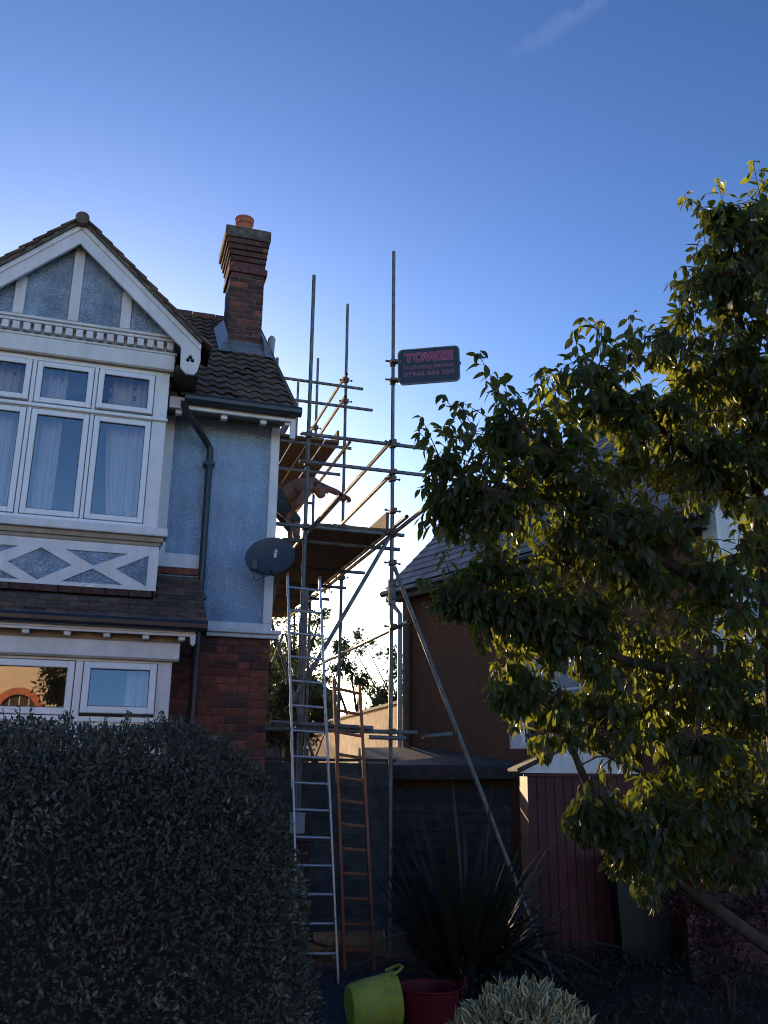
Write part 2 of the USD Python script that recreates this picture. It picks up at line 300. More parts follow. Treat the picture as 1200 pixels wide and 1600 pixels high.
# main roof
roof = P('roof', MB().prism([(YRIDGE, ZR - 0.10), (Y0, Z0 - 0.10), (Y0, Z0 - 0.04), (YRIDGE, ZR - 0.03), (YK + 0.3, 5.45), (YK + 0.3, 5.36)], XL - 0.2, 1.62, frame=((0, 0, 0), (0, 1, 0), (0, 0, 1), (1, 0, 0))), 'dark_timber')
sl = np.array([0, 1, RT]); sl /= np.linalg.norm(sl); nr = np.array([0, -RT, 1]); nr /= np.linalg.norm(nr)
SLEN = (YRIDGE - Y0) / sl[1]
def pantile(x0, w, s0, L, r):
    u = np.linspace(0, 1, 9); h = 0.012 * np.cos(2 * np.pi * (u - 0.3)) + 0.016; v = []
    for (s, lift) in ((s0, 0.040), (s0 + L + 0.05, 0.004)):
        for t in (0.0, -0.016):
            p = np.array([0, Y0, Z0]) + sl * s + np.outer(h + lift + t, nr) + np.c_[x0 + u * w, np.zeros(9), np.zeros(9)]; v.append(p + sl * r.uniform(-0.004, 0.004))
    v = np.vstack(v); f = []
    for i in range(8):
        f += [[i, i + 1, i + 19, i + 18], [i + 9, i + 27, i + 28, i + 10], [i, i + 9, i + 10, i + 1], [i + 18, i + 19, i + 28, i + 27]]
    f += [[0, 18, 27, 9], [8, 17, 35, 26]]
    return MB().add(v, np.array(f)[:, ::-1])
r_ = np.random.default_rng(5); rows = int(SLEN / 0.235) + 1
for i in range(rows):
    s0 = i * 0.235 - 0.03
    for j in range(8):
        x0 = 1.66 - (j + 1) * 0.15
        y = Y0 + sl[1] * s0
        if y > YRIDGE - 0.05: continue
        P('tile', pantile(x0, 0.152, s0, min(0.235, SLEN - s0), r_), 'roof_tile', smooth=60, parent=roof)
P('roof_covering', MB().obox(np.array([(XL + 0.4) / 2, (Y0 + YRIDGE) / 2, (Z0 + ZR) / 2 + 0.015]), [(1, 0, 0), sl, nr], [(0.46 - XL) / 2, SLEN / 2, 0.02]), 'roof_tile', parent=roof)
for j in range(4): P('ridge_tile', MB().tube((0.4 + j * 0.32, YRIDGE + 0.01, ZR - 0.005), (0.4 + j * 0.32 + 0.312, YRIDGE + 0.01, ZR - 0.005), 0.085, 10, r2=0.09), 'plain_tile', smooth=40, parent=roof)
for j in range(13):   # verge pieces
    s0 = j * 0.3; 
    if s0 + 0.3 > SLEN: break
    c = np.array([1.645, Y0, Z0]) + sl * (s0 + 0.14) + nr * 0.0
    P('verge_tile', MB().obox(c, [(1, 0, 0), sl, nr], [0.022, 0.148, 0.05], c=0.006), 'roof_tile', parent=roof)

# chimney
CX0, CX1, CY0, CY1 = 1.08, 1.52, 10.30, 10.86
chim = P('chimney', MB().box(CX0 + 0.008, CX1 - 0.008, CY0 + 0.008, CY1 - 0.008, 6.6, 8.66), 'mortar', parent=house)
def stack(x0, x1, y0, y1, z0, n, seed):
    r = np.random.default_rng(seed)
    for k in range(n):
        z = z0 + k * 0.075
        def run(length, shift):
            e = [0.0]; p = 0.1125 if shift else 0.225
            while p < length - 0.03: e.append(p); p += 0.225
            e.append(length); return e
        e = run(x1 - x0, k % 2)
        for a, bb in zip(e[:-1], e[1:]):
            part(chim, 'brick', MB().box(x0 + a + 0.004, x0 + bb - 0.004, y0 + r.uniform(-.002, .002), y0 + 0.05, z + 0.005, z + 0.07, c=0.004), 'brick_dark' if r.random() < 0.88 else 'brick_red')
        e = run(y1 - y0 - 0.052, (k + 1) % 2)
        for a, bb in zip(e[:-1], e[1:]):
            part(chim, 'brick', MB().box(x0 + r.uniform(-.002, .002), x0 + 0.05, y0 + 0.052 + a + 0.004, y0 + 0.052 + bb - 0.004, z + 0.005, z + 0.07, c=0.004), 'brick_dark')
stack(CX0, CX1, CY0, CY1, 6.90, 18, 7)
part(chim, 'corbel', MB().box(CX0 - 0.03, CX1 + 0.03, CY0 - 0.03, CY1 + 0.03, 8.16, 8.248, c=0.006), 'brick_dark')
stack(CX0 - 0.005, CX1 + 0.005, CY0 - 0.005, CY1 + 0.005, 8.25, 1, 8)
for k, o in enumerate((0.02, 0.04, 0.06, 0.08)):
    stack(CX0 - o, CX1 + o * 0.35, CY0 - o, CY1 + o, 8.325 + k * 0.075, 1, 20 + k)
    part(chim, 'corbel', MB().box(CX0 - o + 0.006, CX1 + o * 0.35, CY0 - o + 0.006, CY1 + o, 8.327 + k * 0.075, 8.397 + k * 0.075), 'brick_dark')
part(chim, 'crown', MB().box(CX0 - 0.11, CX1 + 0.045, CY0 - 0.10, CY1 + 0.10, 8.63, 8.79, c=0.012).box(CX0 - 0.02, CX1 - 0.05, CY0, CY1, 8.79, 8.83, c=0.02), 'dark_concrete')
def pot(x, y, z, r=0.12, h=0.26):
    pr = [(r * 0.9, 0), (r * 0.88, h * 0.65), (r * 1.0, h * 0.68), (r * 1.02, h * 0.9), (r * 1.08, h * 0.92), (r * 1.08, h), (r * 0.8, h), (r * 0.78, 0.02)]
    t = trimesh.creation.revolve(np.array(pr), sections=20); t.apply_translation((x, y, z)); return t
part(chim, 'chimney_pot', pot(1.235, 10.48, 8.82), 'terracotta', smooth=40)
part(chim, 'chimney_pot', pot(1.19, 10.74, 8.82, 0.11, 0.24), 'terracotta', smooth=40)
def onroof(x, y, lift=0.0): return np.array([x, y, Z0 + RT * (y - Y0)]) + nr * lift
ld = MB()
fl = [(1.0, 10.05), (1.60, 10.05), (1.60, CY0 + 0.01), (1.0, CY0 + 0.01)]
a = [onroof(x, y, 0.062) for x, y in fl[:2]] + [np.array([1.60, CY0 - 0.012, 7.17]), np.array([1.0, CY0 - 0.012, 7.17])]
t = trimesh.convex.convex_hull(np.vstack([a, np.array(a) - nr * 0.012])); ld.tm(t)
part(chim, 'lead_apron', ld, 'lead')
for x0, x1 in ((0.96, CX0 - 0.004), (CX1 + 0.004, 1.63)):
    a = [onroof(x, y, 0.065) for x in (x0, x1) for y in (10.0, 10.95)]
    xi = CX0 - 0.004 if x0 < 1 else CX1 + 0.004
    a += [onroof(xi, 10.28, 0.2), onroof(xi, 10.95, 0.2)]
    part(chim, 'lead_flashing', MB().tm(trimesh.convex.convex_hull(np.array(a))), 'lead')
P('vent_pipe', MB().tube((1.70, 10.75, 6.9), (1.74, 10.85, 7.55), 0.05, 12).tube((1.74, 10.85, 7.55), (1.742, 10.855, 7.60), 0.055, 12, r2=0.03), 'grey_pipe', smooth=40)

# ---------------------------------------------------------------- upper bay
XB = 0.335; XBL = -1.55
b = MB().box(0.203, XB, YB, YB + 0.12, 4.05, 5.66, c=0.004)
P('bay_post', b, 'white_paint'); P('bay_post', MB().box(XBL, -1.43, YB, YB + 0.12, 4.05, 5.66, c=0.004), 'white_paint')
P('bay_return', MB().box(XB - 0.06, XB - 0.002, YB + 0.121, YW, 3.5, 5.66).box(XBL + 0.002, XBL + 0.06, YB + 0.121, YW, 3.5, 5.66), 'white_paint')
def swing(mb, hinge, ang, top=True):
    """tilt the sash about its top edge (bottom swings out, towards -y)"""
    if not ang: return mb
    c, s = math.cos(ang), math.sin(ang); out = MB()
    for v, f in zip(mb.v, mb.f): pass
    V = np.vstack(mb.v); d = V - hinge; y = c * d[:, 1] + s * d[:, 2]; z = -s * d[:, 1] + c * d[:, 2]
    V2 = np.c_[V[:, 0], hinge[1] + y, hinge[2] + z]; out.add(V2, np.vstack(mb.f)); return out
def window(x0, x1, z0, z1, y, border=0.06, ang=0.0, stay=False):
    g = 0.007
    sash = MB().box(x0 + g, x0 + border, y - 0.012, y + 0.045, z0 + g, z1 - g, c=0.005).box(x1 - border, x1 - g, y - 0.012, y + 0.045, z0 + g, z1 - g, c=0.005)
    sash.box(x0 + border, x1 - border, y - 0.0115, y + 0.045, z0 + g, z0 + border, c=0.005).box(x0 + border, x1 - border, y - 0.0115, y + 0.045, z1 - border, z1 - g, c=0.005)
    pane = MB().add([(x0 + border - 0.004, y + 0.012, z0 + border - 0.004), (x1 - border + 0.004, y + 0.012, z0 + border - 0.004), (x1 - border + 0.004, y + 0.012, z1 - border + 0.004), (x0 + border - 0.004, y + 0.012, z1 - border + 0.004)], [[0, 1, 2, 3]])
    seal = MB()
    for a in ((x0 + border, x0 + border + 0.006, z0 + border, z1 - border), (x1 - border - 0.006, x1 - border, z0 + border, z1 - border)): seal.box(a[0], a[1], y - 0.002, y + 0.008, a[2], a[3])
    for a in ((z0 + border, z0 + border + 0.006), (z1 - border - 0.006, z1 - border)): seal.box(x0 + border + 0.006, x1 - border - 0.006, y - 0.002, y + 0.008, a[0], a[1])
    h = np.array([0, y + 0.02, z1]); 
    w = P('window', swing(sash, h, ang), 'upvc')
    part(w, 'pane', swing(pane, h, ang), 'pane_glass'); part(w, 'seal', swing(seal, h, ang), 'black_plastic')
    if stay: part(w, 'handle', MB().box((x0 + x1) / 2 - 0.012, (x0 + x1) / 2 + 0.012, y + 0.046, y + 0.06, z0 + 0.06, z0 + 0.10, c=0.004), 'black_plastic')
    # rebate: the dark gap around the sash
    P('window_rebate', MB().box(x0, x1, y + 0.05, y + 0.056, z0, z0 + border - 0.01).box(x0, x1, y + 0.05, y + 0.056, z1 - border + 0.01, z1).box(x0, x0 + border - 0.01, y + 0.05, y + 0.056, z0 + border - 0.01, z1 - border + 0.01).box(x1 - border + 0.01, x1, y + 0.05, y + 0.056, z0 + border - 0.01, z1 - border + 0.01), 'black_plastic')
UW = [(-1.43, -0.912), (-0.876, -0.358), (-0.326, 0.203)]
for k, (a, c) in enumerate(UW):
    window(a, c, 4.10, 5.12, YB, 0.058)
    window(a, c, 5.175, 5.60, YB, 0.058, ang=(math.radians(4), 0, math.radians(4))[k], stay=k != 1)
for a, c in ((-0.912, -0.876), (-0.358, -0.326)):
    for z0_, z1_ in ((4.10, 5.12), (5.175, 5.60)): P('mullion', MB().box(a, c, YB - 0.004, YB + 0.1, z0_, z1_, c=0.004), 'upvc')
P('transom_bar', MB().box(-1.43, 0.203, YB - 0.002, YB + 0.1, 5.12, 5.172).box(-1.44, XB + 0.012, YB - 0.035, YB - 0.003, 5.128, 5.152, c=0.006), 'upvc')
P('head_board', MB().box(-1.43, 0.203, YB - 0.003, YB + 0.1, 5.60, 5.659), 'upvc')
P('sill_board', MB().box(-1.43, 0.203, YB - 0.003, YB + 0.1, 4.05, 4.10), 'upvc')
P('window_sill', MB().box(XBL - 0.08, 0.43, YB - 0.10, YB + 0.12, 3.975, 4.05, c=0.008), 'white_paint')
P('sill_moulding', MB().box(XBL - 0.05, 0.395, YB - 0.055, YB + 0.12, 3.925, 3.974, c=0.005).box(XBL - 0.03, 0.378, YB - 0.035, YB + 0.12, 3.888, 3.924, c=0.005), 'taupe_soffit')
P('frieze', MB().box(XBL - 0.03, 0.366, YB - 0.05, YB + 0.12, 5.66, 5.815, c=0.004), 'white_paint')
P('frieze_soffit', MB().box(XBL - 0.03, 0.366, YB - 0.049, YB - 0.004, 5.640, 5.659), 'taupe_soffit')
P('cornice', MB().box(XBL - 0.05, 0.385, YB - 0.06, YB + 0.12, 5.816, 5.838, c=0.004).box(XBL - 0.04, 0.36, YB - 0.02, YB + 0.12, 5.84, 5.925).box(XBL - 0.12, 0.42, YB - 0.115, YB + 0.12, 5.926, 5.955, c=0.005).box(XBL - 0.14, 0.44, YB - 0.135, YB + 0.12, 5.957, 5.985, c=0.005), 'white_paint')
for k in range(20):
    x = 0.31 - k * 0.0935
    if x < XBL: break
    P('dentil', MB().box(x - 0.031, x + 0.031, YB - 0.105, YB - 0.021, 5.848, 5.922, c=0.002), 'white_paint')
# lattice panel under the window
panel = sbox(XBL, 3.476, 0.365, 3.887)
def quadp(*p): return Polygon(p)
holes = [quadp((-0.442, 3.803), (0.095, 3.803), (-0.195, 3.670)), quadp((-0.452, 3.512), (0.071, 3.512), (-0.198, 3.646)),
         quadp((0.000, 3.655), (0.278, 3.80), (0.278, 3.514)), quadp((-0.645, 3.804), (-0.377, 3.661), (-0.65, 3.512), (-0.907, 3.655))]
holes += [quadp((-1.30, 3.803), (-0.83, 3.803), (-1.06, 3.70)), quadp((-0.97, 3.585), (-0.80, 3.505), (-1.25, 3.505))]
fr = panel
for h in holes: fr = fr.difference(h)
P('lattice_panel', MB().prism(fr, YB - 0.022, YB + 0.02), 'white_paint')
P('panel_infill', MB().box(XBL + 0.01, 0.355, YB - 0.004, YB + 0.12, 3.48, 3.885), 'pebbledash_gable')
# curtains are hung inside
def curtain(x0, x1, z0, z1, y, seed, label, waves=None, lean=0.0):
    r = np.random.default_rng(seed); n = 46; u = np.linspace(0, 1, n); zz = np.linspace(z0, z1, 10); V = []
    k = waves or max(3, (x1 - x0) / 0.075); ph = r.uniform(0, 6)
    for z in zz:
        t = (z - z0) / (z1 - z0); x = x0 + u * (x1 - x0) + 0.02 * np.sin(u * 9 + ph) * (1 - t) - lean * (1 - t) ** 2 * (1 - u)
        yy = y + 0.026 * np.sin(u * k * 2 * np.pi + ph + 0.5 * np.sin(3 * t + u * 4)) + 0.012 * np.sin(u * 23 + ph * 2)
        V.append(np.c_[x, yy, np.full(n, z)])
    V = np.vstack(V); f = [[i * n + j, i * n + j + 1, (i + 1) * n + j + 1, (i + 1) * n + j] for i in range(9) for j in range(n - 1)]
    single('curtain', MB().add(V, f), 'curtain_cloth', label, 'curtain', smooth=True)
curtain(-1.44, -0.90, 4.06, 5.60, YB + 0.20, 1, 'white curtain behind the leftmost upstairs bay window')
curtain(-0.875, -0.60, 4.06, 5.60, YB + 0.20, 2, 'white half drawn curtain behind the middle upstairs bay window')
curtain(-0.22, 0.22, 4.06, 5.58, YB + 0.20, 3, 'white curtain behind the right upstairs bay window, swept open at its foot', lean=-0.10)
# ---------------------------------------------------------------- lower bay
XLB = 0.545
P('bay_post', MB().box(0.425, XLB, YL, YL + 0.12, 0.9, 2.83, c=0.004), 'white_paint')
P('bay_return', MB().box(XLB - 0.06, XLB - 0.002, YL + 0.121, YW, 0.9, 2.83), 'white_paint')
P('bay_base', MB().box(-1.8, XLB, YL + 0.01, YL + 0.13, 0, 0.9), 'brick_dark')
window(-0.185, 0.425, 2.36, 2.80, YL - 0.01, 0.062, ang=math.radians(5))
window(-0.92, -0.245, 2.345, 2.80, YL, 0.062)
window(-1.65, -0.98, 2.345, 2.80, YL, 0.062)
window(-0.185, 0.425, 1.0, 2.27, YL, 0.062); window(-0.92, -0.245, 1.0, 2.27, YL, 0.062)
for a, c in ((-0.245, -0.185), (-0.98, -0.92)): P('mullion', MB().box(a, c, YL - 0.004, YL + 0.1, 0.95, 2.80, c=0.004), 'upvc')
P('transom_bar', MB().box(-0.92, -0.245, YL - 0.002, YL + 0.1, 2.27, 2.344).box(-0.185, 0.425, YL - 0.002, YL + 0.1, 2.27, 2.344).box(-1.6, 0.425, YL - 0.03, YL - 0.005, 2.30, 2.318, c=0.005), 'upvc')
P('head_board', MB().box(-1.65, 0.425, YL - 0.003, YL + 0.1, 2.80, 2.835), 'upvc')
P('frieze', MB().box(-1.8, 0.597, YL - 0.055, YL + 0.12, 2.838, 2.975, c=0.004), 'white_paint')
P('frieze_soffit', MB().box(-1.8, 0.597, YL - 0.054, YL - 0.004, 2.82, 2.837), 'taupe_soffit')
P('eave_board', MB().box(-1.8, 0.597, YL - 0.05, YL + 0.12, 2.976, 3.035), 'taupe_soffit')
P('fascia', MB().box(-1.9, 0.70, 7.765, 7.785, 3.022, 3.075, c=0.003).box(-1.9, 0.705, 7.75, 7.764, 3.045, 3.075, c=0.003), 'white_paint')
P('soffit', MB().box(-1.9, 0.72, 7.786, YL - 0.051, 3.036, 3.05), 'taupe_soffit')
for x in (-0.94, -0.66, -0.335, -0.02, 0.30, 0.60): P('rafter_end', MB().box(x - 0.028, x + 0.028, 7.79, YL - 0.06, 2.99, 3.035, c=0.004), 'white_paint')
P('verge_bracket', MB().prism([(0.665, 3.04), (0.70, 3.04), (0.712, 3.06), (0.712, 2.965), (0.70, 2.945), (0.675, 2.955)], 7.76, 7.82), 'white_paint')
P('gutter', MB().path([(-1.9, 7.715, 3.115), (0, 7.715, 3.112), (0.80, 7.715, 3.110)], 0.052, 10), 'black_plastic')
curtain(0.18, 0.41, 1.0, 2.80, YL + 0.2, 4, 'white curtain behind the small open window under the porch roof')
# lean-to roof over the lower bay
LT = 0.575; l0 = np.array([0, 7.74, 3.145]); ls = np.array([0, 1, LT]); ls /= np.linalg.norm(ls); ln = np.array([0, -LT, 1]); ln /= np.linalg.norm(ln)
lroof = P('lower_roof', MB().obox(l0 + ls * 0.60 + np.array([-0.54, 0, 0]) - ln * 0.02, [(1, 0, 0), ls, ln], [1.34, 0.60, 0.015]), 'dark_timber')
r_ = np.random.default_rng(9)
for i in range(11):
    s0 = i * 0.108 - 0.02; ymid = l0[1] + ls[1] * (s0 + 0.1)
    for j in range(16):
        x1 = 0.80 - j * 0.166 + (0.083 if i % 2 else 0); x0 = x1 - 0.162; x1 = min(x1, 0.80)
        if x1 - x0 < 0.03: continue
        if ymid > YB - 0.01 and x0 < 0.34: 
            if x1 > 0.42: x0 = 0.345
            else: continue
        c = l0 + ls * (s0 + 0.075) + ln * (0.012 + r_.uniform(-0.002, 0.003)) + np.array([(x0 + x1) / 2, 0, 0])
        tl = ls * math.cos(0.07) - ln * math.sin(0.07) * -0; ax = [(1, 0, 0), ls * 0.99 - ln * 0.14, ln * 0.99 + ls * 0.14]
        part(lroof, 'tile', MB().obox(c, ax, [(x1 - x0) / 2, 0.078, 0.008], c=0.002), 'plain_tile')
for k in range(12):
    x0 = 0.33 - k * 0.20
    if x0 < -1.5: break
    part(lroof, 'brick', MB().box(x0 - 0.195, x0, YB - 0.03, YB + 0.02, 3.415, 3.474, c=0.004), 'brick_dark')
for k in range(2): part(lroof, 'brick', MB().box(0.38 + k * 0.21, 0.585 + k * 0.21, YW - 0.03, YW + 0.02, 3.775, 3.84, c=0.004), 'brick_red')
part(lroof, 'brick', MB().box(0.345, 0.372, YB - 0.02, YW - 0.04, 3.43, 3.50).box(0.345, 0.368, YB + 0.2, YW - 0.04, 3.5, 3.72), 'brick_dark')

# ---------------------------------------------------------------- front gable
GX, GZ, GS = -0.608, 6.958, 0.918
gw = Polygon([(XBL - 0.02, 5.986), (0.36, 5.986), (0.36, GZ - 0.05 - GS * 0.96), (GX, GZ - 0.05), (XBL - 0.02, GZ - 0.05 - GS * 0.96)])
P('gable_wall', MB().prism(gw, 8.07, 8.30), 'pebbledash_gable')
P('gable_roof', MB().prism([(GX - 1.2, GZ - GS * 1.2 + 0.0), (GX, GZ + 0.0), (GX + 1.2, GZ - GS * 1.2 + 0.0), (GX + 1.2, GZ - GS * 1.2 - 0.045), (GX, GZ - 0.045), (GX - 1.2, GZ - GS * 1.2 - 0.045)], 7.99, 10.6), 'dark_timber')
for xc in (GX - 0.482, GX + 0.005, GX + 0.478):
    tp = GZ - 0.10 - GS * (abs(xc - GX) + 0.047)
    P('gable_timber', MB().box(xc - 0.047, xc + 0.047, 8.048, 8.068, 5.985, tp, c=0.003), 'white_paint')
out = Polygon([(GX, GZ), (0.586, GZ - GS * (0.586 - GX) + 0.0), (0.596, 5.70), (0.573, 5.585), (0.54, 5.545), (0.47, 5.545), (0.412, 5.61), (0.404, GZ - 0.209 - GS * (0.404 - GX)), (GX, GZ - 0.209)])
out = out.difference(unary_union([Point(0.499, 5.722).buffer(0.020), Point(0.478, 5.690).buffer(0.020), Point(0.520, 5.690).buffer(0.020)]))
left = affinity.scale(out, -1, 1, origin=(GX, 0))
P('bargeboard', MB().prism(out, 7.93, 7.965), 'white_paint'); P('bargeboard', MB().prism(left, 7.93, 7.965), 'white_paint')
mo = lambda sgn: Polygon([(GX, GZ + 0.004), (GX + sgn * 1.20, GZ + 0.004 - GS * 1.20), (GX + sgn * 1.20, GZ - 0.058 - GS * 1.20), (GX, GZ - 0.058)])
for sgn in (1, -1): P('barge_moulding', MB().prism(mo(sgn), 7.912, 7.9295), 'white_paint')
P('gable_soffit', MB().prism([(GX + 1.2, 5.545), (GX + 0.98, 5.60), (GX + 0.98, 5.64), (GX + 1.2, 5.66)], 7.97, 8.75), 'dark_timber')
# tiles along the gable, three deep from the verge on each slope
gs = np.array([1, 0, -GS]); gs /= np.linalg.norm(gs); gl = 1.18 / gs[0]; nrow = int(gl / 0.15)
for sgn in (1, -1):
    s_ = np.array([sgn * gs[0], 0, gs[2]]); n_ = np.array([sgn * GS, 0, 1.0]); n_ /= np.linalg.norm(n_)
    for i in range(nrow + 1):
        for j in range(3):
            c = np.array([GX, 7.86 + 0.165 * (j + .5), GZ]) + s_ * (i * 0.152 + 0.10) + n_ * (0.045 + r_.uniform(-0.003, 0.004))
            w = -0.10; ax = [s_ * 0.995 + n_ * 0.09, np.array([0, 1, 0]), n_ * 0.995 - s_ * 0.09]
            P('tile', MB().obox(c, ax, [0.10, 0.081, 0.012], c=0.003), 'roof_tile', parent=f'{house}/gable_roof')
    P('gable_covering', MB().obox(np.array([GX, 9.45, GZ]) + s_ * 0.82 + n_ * 0.03, [s_, (0, 1, 0), n_], [0.82, 1.06, 0.015]), 'roof_tile', parent=f'{house}/gable_roof')
    P('verge_bed', MB().obox(np.array([GX, 7.915, GZ]) + s_ * 0.81 + n_ * 0.018, [s_, (0, 1, 0), n_], [0.81, 0.03, 0.018]), 'dark_concrete', parent=f'{house}/gable_roof')
for j in range(6): P('ridge_tile', MB().tube((GX, 7.83 + j * 0.32, GZ + 0.012), (GX, 7.83 + j * 0.32 + 0.315, GZ + 0.012), 0.064, 14), 'roof_tile', smooth=40, parent=f'{house}/gable_roof')
# ================================================================ the scaffold
look('galvanised', (0.19, 0.20, 0.20), 0.5, scale=9.0, metal=0.45, col2=(0.085, 0.075, 0.065), bump=0.25, bscale=45, bdist=0.003)
look('coupler_steel', (0.16, 0.13, 0.11), 0.6, scale=20.0, metal=0.5, col2=(0.09, 0.065, 0.05))
look('board_timber', (0.17, 0.105, 0.058), 0.9, scale=12.0, col2=(0.075, 0.047, 0.028), rand=0.3, bump=0.4, bscale=60)
TR = 0.0242
sc = thing('scaffold', 'tall tube and clamp scaffold with timber decks in the gap between the two houses', 'scaffold', (2.65, 10, 0))
def S(name, mb, mat, smooth=40, **k): return part(sc, name, mb, mat, smooth, **k)
def coupler(p, ax='z'):
    p = np.array(p, float); r = np.random.default_rng(int(abs(p).sum() * 1e4)); mb = MB()
    mb.tube(p - [0, 0, 0.028], p + [0, 0, 0.03], 0.042, 10); mb.obox(p + [0.0, -0.045, 0.0], np.eye(3), [0.042, 0.034, 0.032], c=0.008)
    q = p + [0, -0.048, 0.0]; mb.tube(q - [0.034, 0, 0], q + [0.034, 0, 0], 0.034, 10)
    for sx in (-1, 1):
        a = r.uniform(-0.5, 0.5); e = p + [sx * 0.05, -0.02, 0]; mb.tube(e, e + [sx * 0.055, -0.01, 0.03 * a], 0.009, 6); mb.tube(e + [sx * 0.03, -0.005, 0.015 * a], e + [sx * 0.05, -0.008, 0.025 * a], 0.016, 6)
    S('coupler', mb, 'coupler_steel')
def pole(name, p, q, **k): S(name, MB().tube(p, q, TR, 12, hollow=0.84), 'galvanised', **k)
XO, XI, YF = 3.20, 2.11, 10.0
STD = [(XI, YF, 0.0, 8.12), (XO, YF, 4.0, 8.69), (XO, 12.45, 0.0, 9.22), (XO, 14.55, 0.0, 9.24), (XO, 16.35, 0.0, 9.62), (XI, 12.55, 0.0, 8.14), (XI, 14.6, 0.0, 7.4), (XI, 16.4, 0.0, 7.0)]
for x, y, a, b_ in STD: pole('standard', (x, y, a), (x + 0.004 * (b_ - a) * 0.2, y, b_))
pole('standard', (XO - 0.008, YF, 0.0), (XO, YF, 3.998)); pole('standard', (XO + 0.012, YF + 0.07, 0.0), (XO + 0.02, YF + 0.07, 4.1)); pole('standard', (XI + 0.05, YF + 0.09, 0.0), (XI + 0.055, YF + 0.05, 4.0))
S('sleeve_coupler', MB().box(XO - 0.04, XO + 0.045, YF - 0.04, YF + 0.03, 3.84, 4.16, c=0.012).tube((XO, YF - 0.05, 3.92), (XO + 0.03, YF - 0.05, 3.92), 0.018, 8).tube((XO, YF - 0.05, 4.08), (XO + 0.03, YF - 0.05, 4.08), 0.018, 8), 'galvanised')
S('sleeve_coupler', MB().box(XI - 0.036, XI + 0.036, YF - 0.036, YF + 0.03, 3.30, 3.62, c=0.012), 'galvanised')
yl = YF - TR * 2 - 0.002
for z, x0, x1 in ((5.885, 2.02, 3.66), (5.525, 2.0, 3.62), (4.715, 1.62, 3.34), (2.37, 1.74, 3.50), (2.30, 2.9, 3.35)):
    pole('ledger', (x0, yl - (0.05 if z == 2.30 else 0), z), (x1, yl - (0.05 if z == 2.30 else 0), z - 0.005))
    if z != 2.30:
        coupler((XI, YF, z)); coupler((XO, YF, z))
pole('ledger', (1.78, yl - 0.06, 2.44), (2.95, yl - 0.055, 2.40))
pole('ledger', (3.45, 9.6, 2.30), (3.80, 9.6, 2.345))
xo, xi = XO - 0.05, XI + 0.05
for x, z, y0, y1 in ((xo, 5.90, 9.9, 14.7), (xo, 5.46, 9.9, 16.5), (xo, 7.86, 12.2, 16.5), (xo, 7.50, 12.25, 16.5), (xo, 4.675, 8.36, 16.6), (xi, 4.675, 8.5, 16.6), (xo + 0.02, 6.66, 12.0, 16.6), (xi - 0.02, 6.66, 12.2, 16.6), (xo - 0.055, 4.70, 9.12, 13.0), (XO + 0.05, 3.575, 9.52, 18.0)):
    pole('ledger', (x, y1, z), (x, y0, z))
for x, y, z in ((XO, 12.45, 7.86), (XO, 12.45, 7.5), (XO, 12.45, 5.9), (XO, 12.45, 5.46), (XO, 12.45, 4.675), (XO, 10.02, 5.93), (XO, 10.02, 5.44), (XO, 14.55, 7.86), (XO, 14.55, 7.5), (XO, 14.55, 6.66), (XI, 12.55, 6.66), (XO, 9.98, 3.58), (XO, 10.0, 4.36), (XO, 10.0, 5.02)):
    coupler((x, y, z))
for y, z, x0, x1 in ((12.35, 7.72, 1.62, 3.46), (12.35, 7.38, 1.62, 3.62), (12.40, 6.72, 1.66, 3.30), (12.75, 6.40, 2.0, 3.22), (14.2, 6.62, 1.7, 3.12), (15.1, 6.62, 1.7, 3.3), (16.1, 6.62, 1.7, 3.3), (10.3, 4.625, 1.9, 3.40), (11.75, 4.625, 1.66, 3.36), (12.85, 4.625, 1.66, 3.38), (13.85, 4.625, 1.66, 3.36), (15.0, 4.625, 1.66, 3.36)):
    pole('transom', (x0, y, z), (x1, y, z - 0.006))
pole('brace', (3.20, 9.88, 4.78), (1.98, 9.88, 2.60)); pole('raker', (4.42, 8.60, 0.0), (3.21, 9.93, 4.30))
pole('brace', (2.0, 16.3, 1.2), (3.1, 16.3, 4.4)); pole('brace', (3.14, 12.5, 1.0), (3.14, 16.3, 4.4)); pole('ledger', (1.7, 12.5, 2.55), (3.3, 12.5, 2.54)); pole('ledger', (1.7, 14.5, 2.6), (3.3, 14.5, 2.59)); pole('brace', (1.70, 12.6, 2.4), (2.3, 12.62, 4.6)); pole('brace', (2.05, 12.7, 4.5), (3.1, 12.7, 1.6)); pole('brace', (XI + 0.05, 14.4, 1.0), (XI + 0.06, 12.6, 4.6))
# decks: each board lies loose on the transoms
k = 0
def board(x0, x1, y0, y1, z, label, group=None):
    r = np.random.default_rng(int(x0 * 1000 + y0 * 77)); dz = r.uniform(-0.003, 0.003)
    b = MB().box(x0, x1, y0, y1, z + dz, z + dz + 0.038, c=0.005)
    return single('scaffold_board', b, 'board_timber', label, 'scaffold board', group)
names = ['innermost', 'second from the house', 'third from the house', 'outermost']
for i in range(4):
    x = 2.20 + i * 0.232
    board(x, x + 0.228, 9.92 + (0.02, 0.0, 0.03, 0.01)[i], 13.82, 4.733, f'timber scaffold board at the front of the lower deck, {names[i]} of four')
    board(x, x + 0.228, 13.88, 16.5, 4.735, 'timber scaffold board at the far end of the lower deck', 'far boards of the lower deck')
UPN = ('first', 'second', 'third', 'fourth', 'fifth', 'sixth')
for i in range(6):
    x = 1.70 + i * 0.234
    board(x, x + (0.222, 0.225, 0.219, 0.225, 0.215, 0.222)[i], 12.30 + (0.0, 0.03, 0.01, 0.02, 0.0, 0.03)[i], 16.5, 6.757, f'timber scaffold board under the upper deck, {UPN[i]} of six counted from the house')
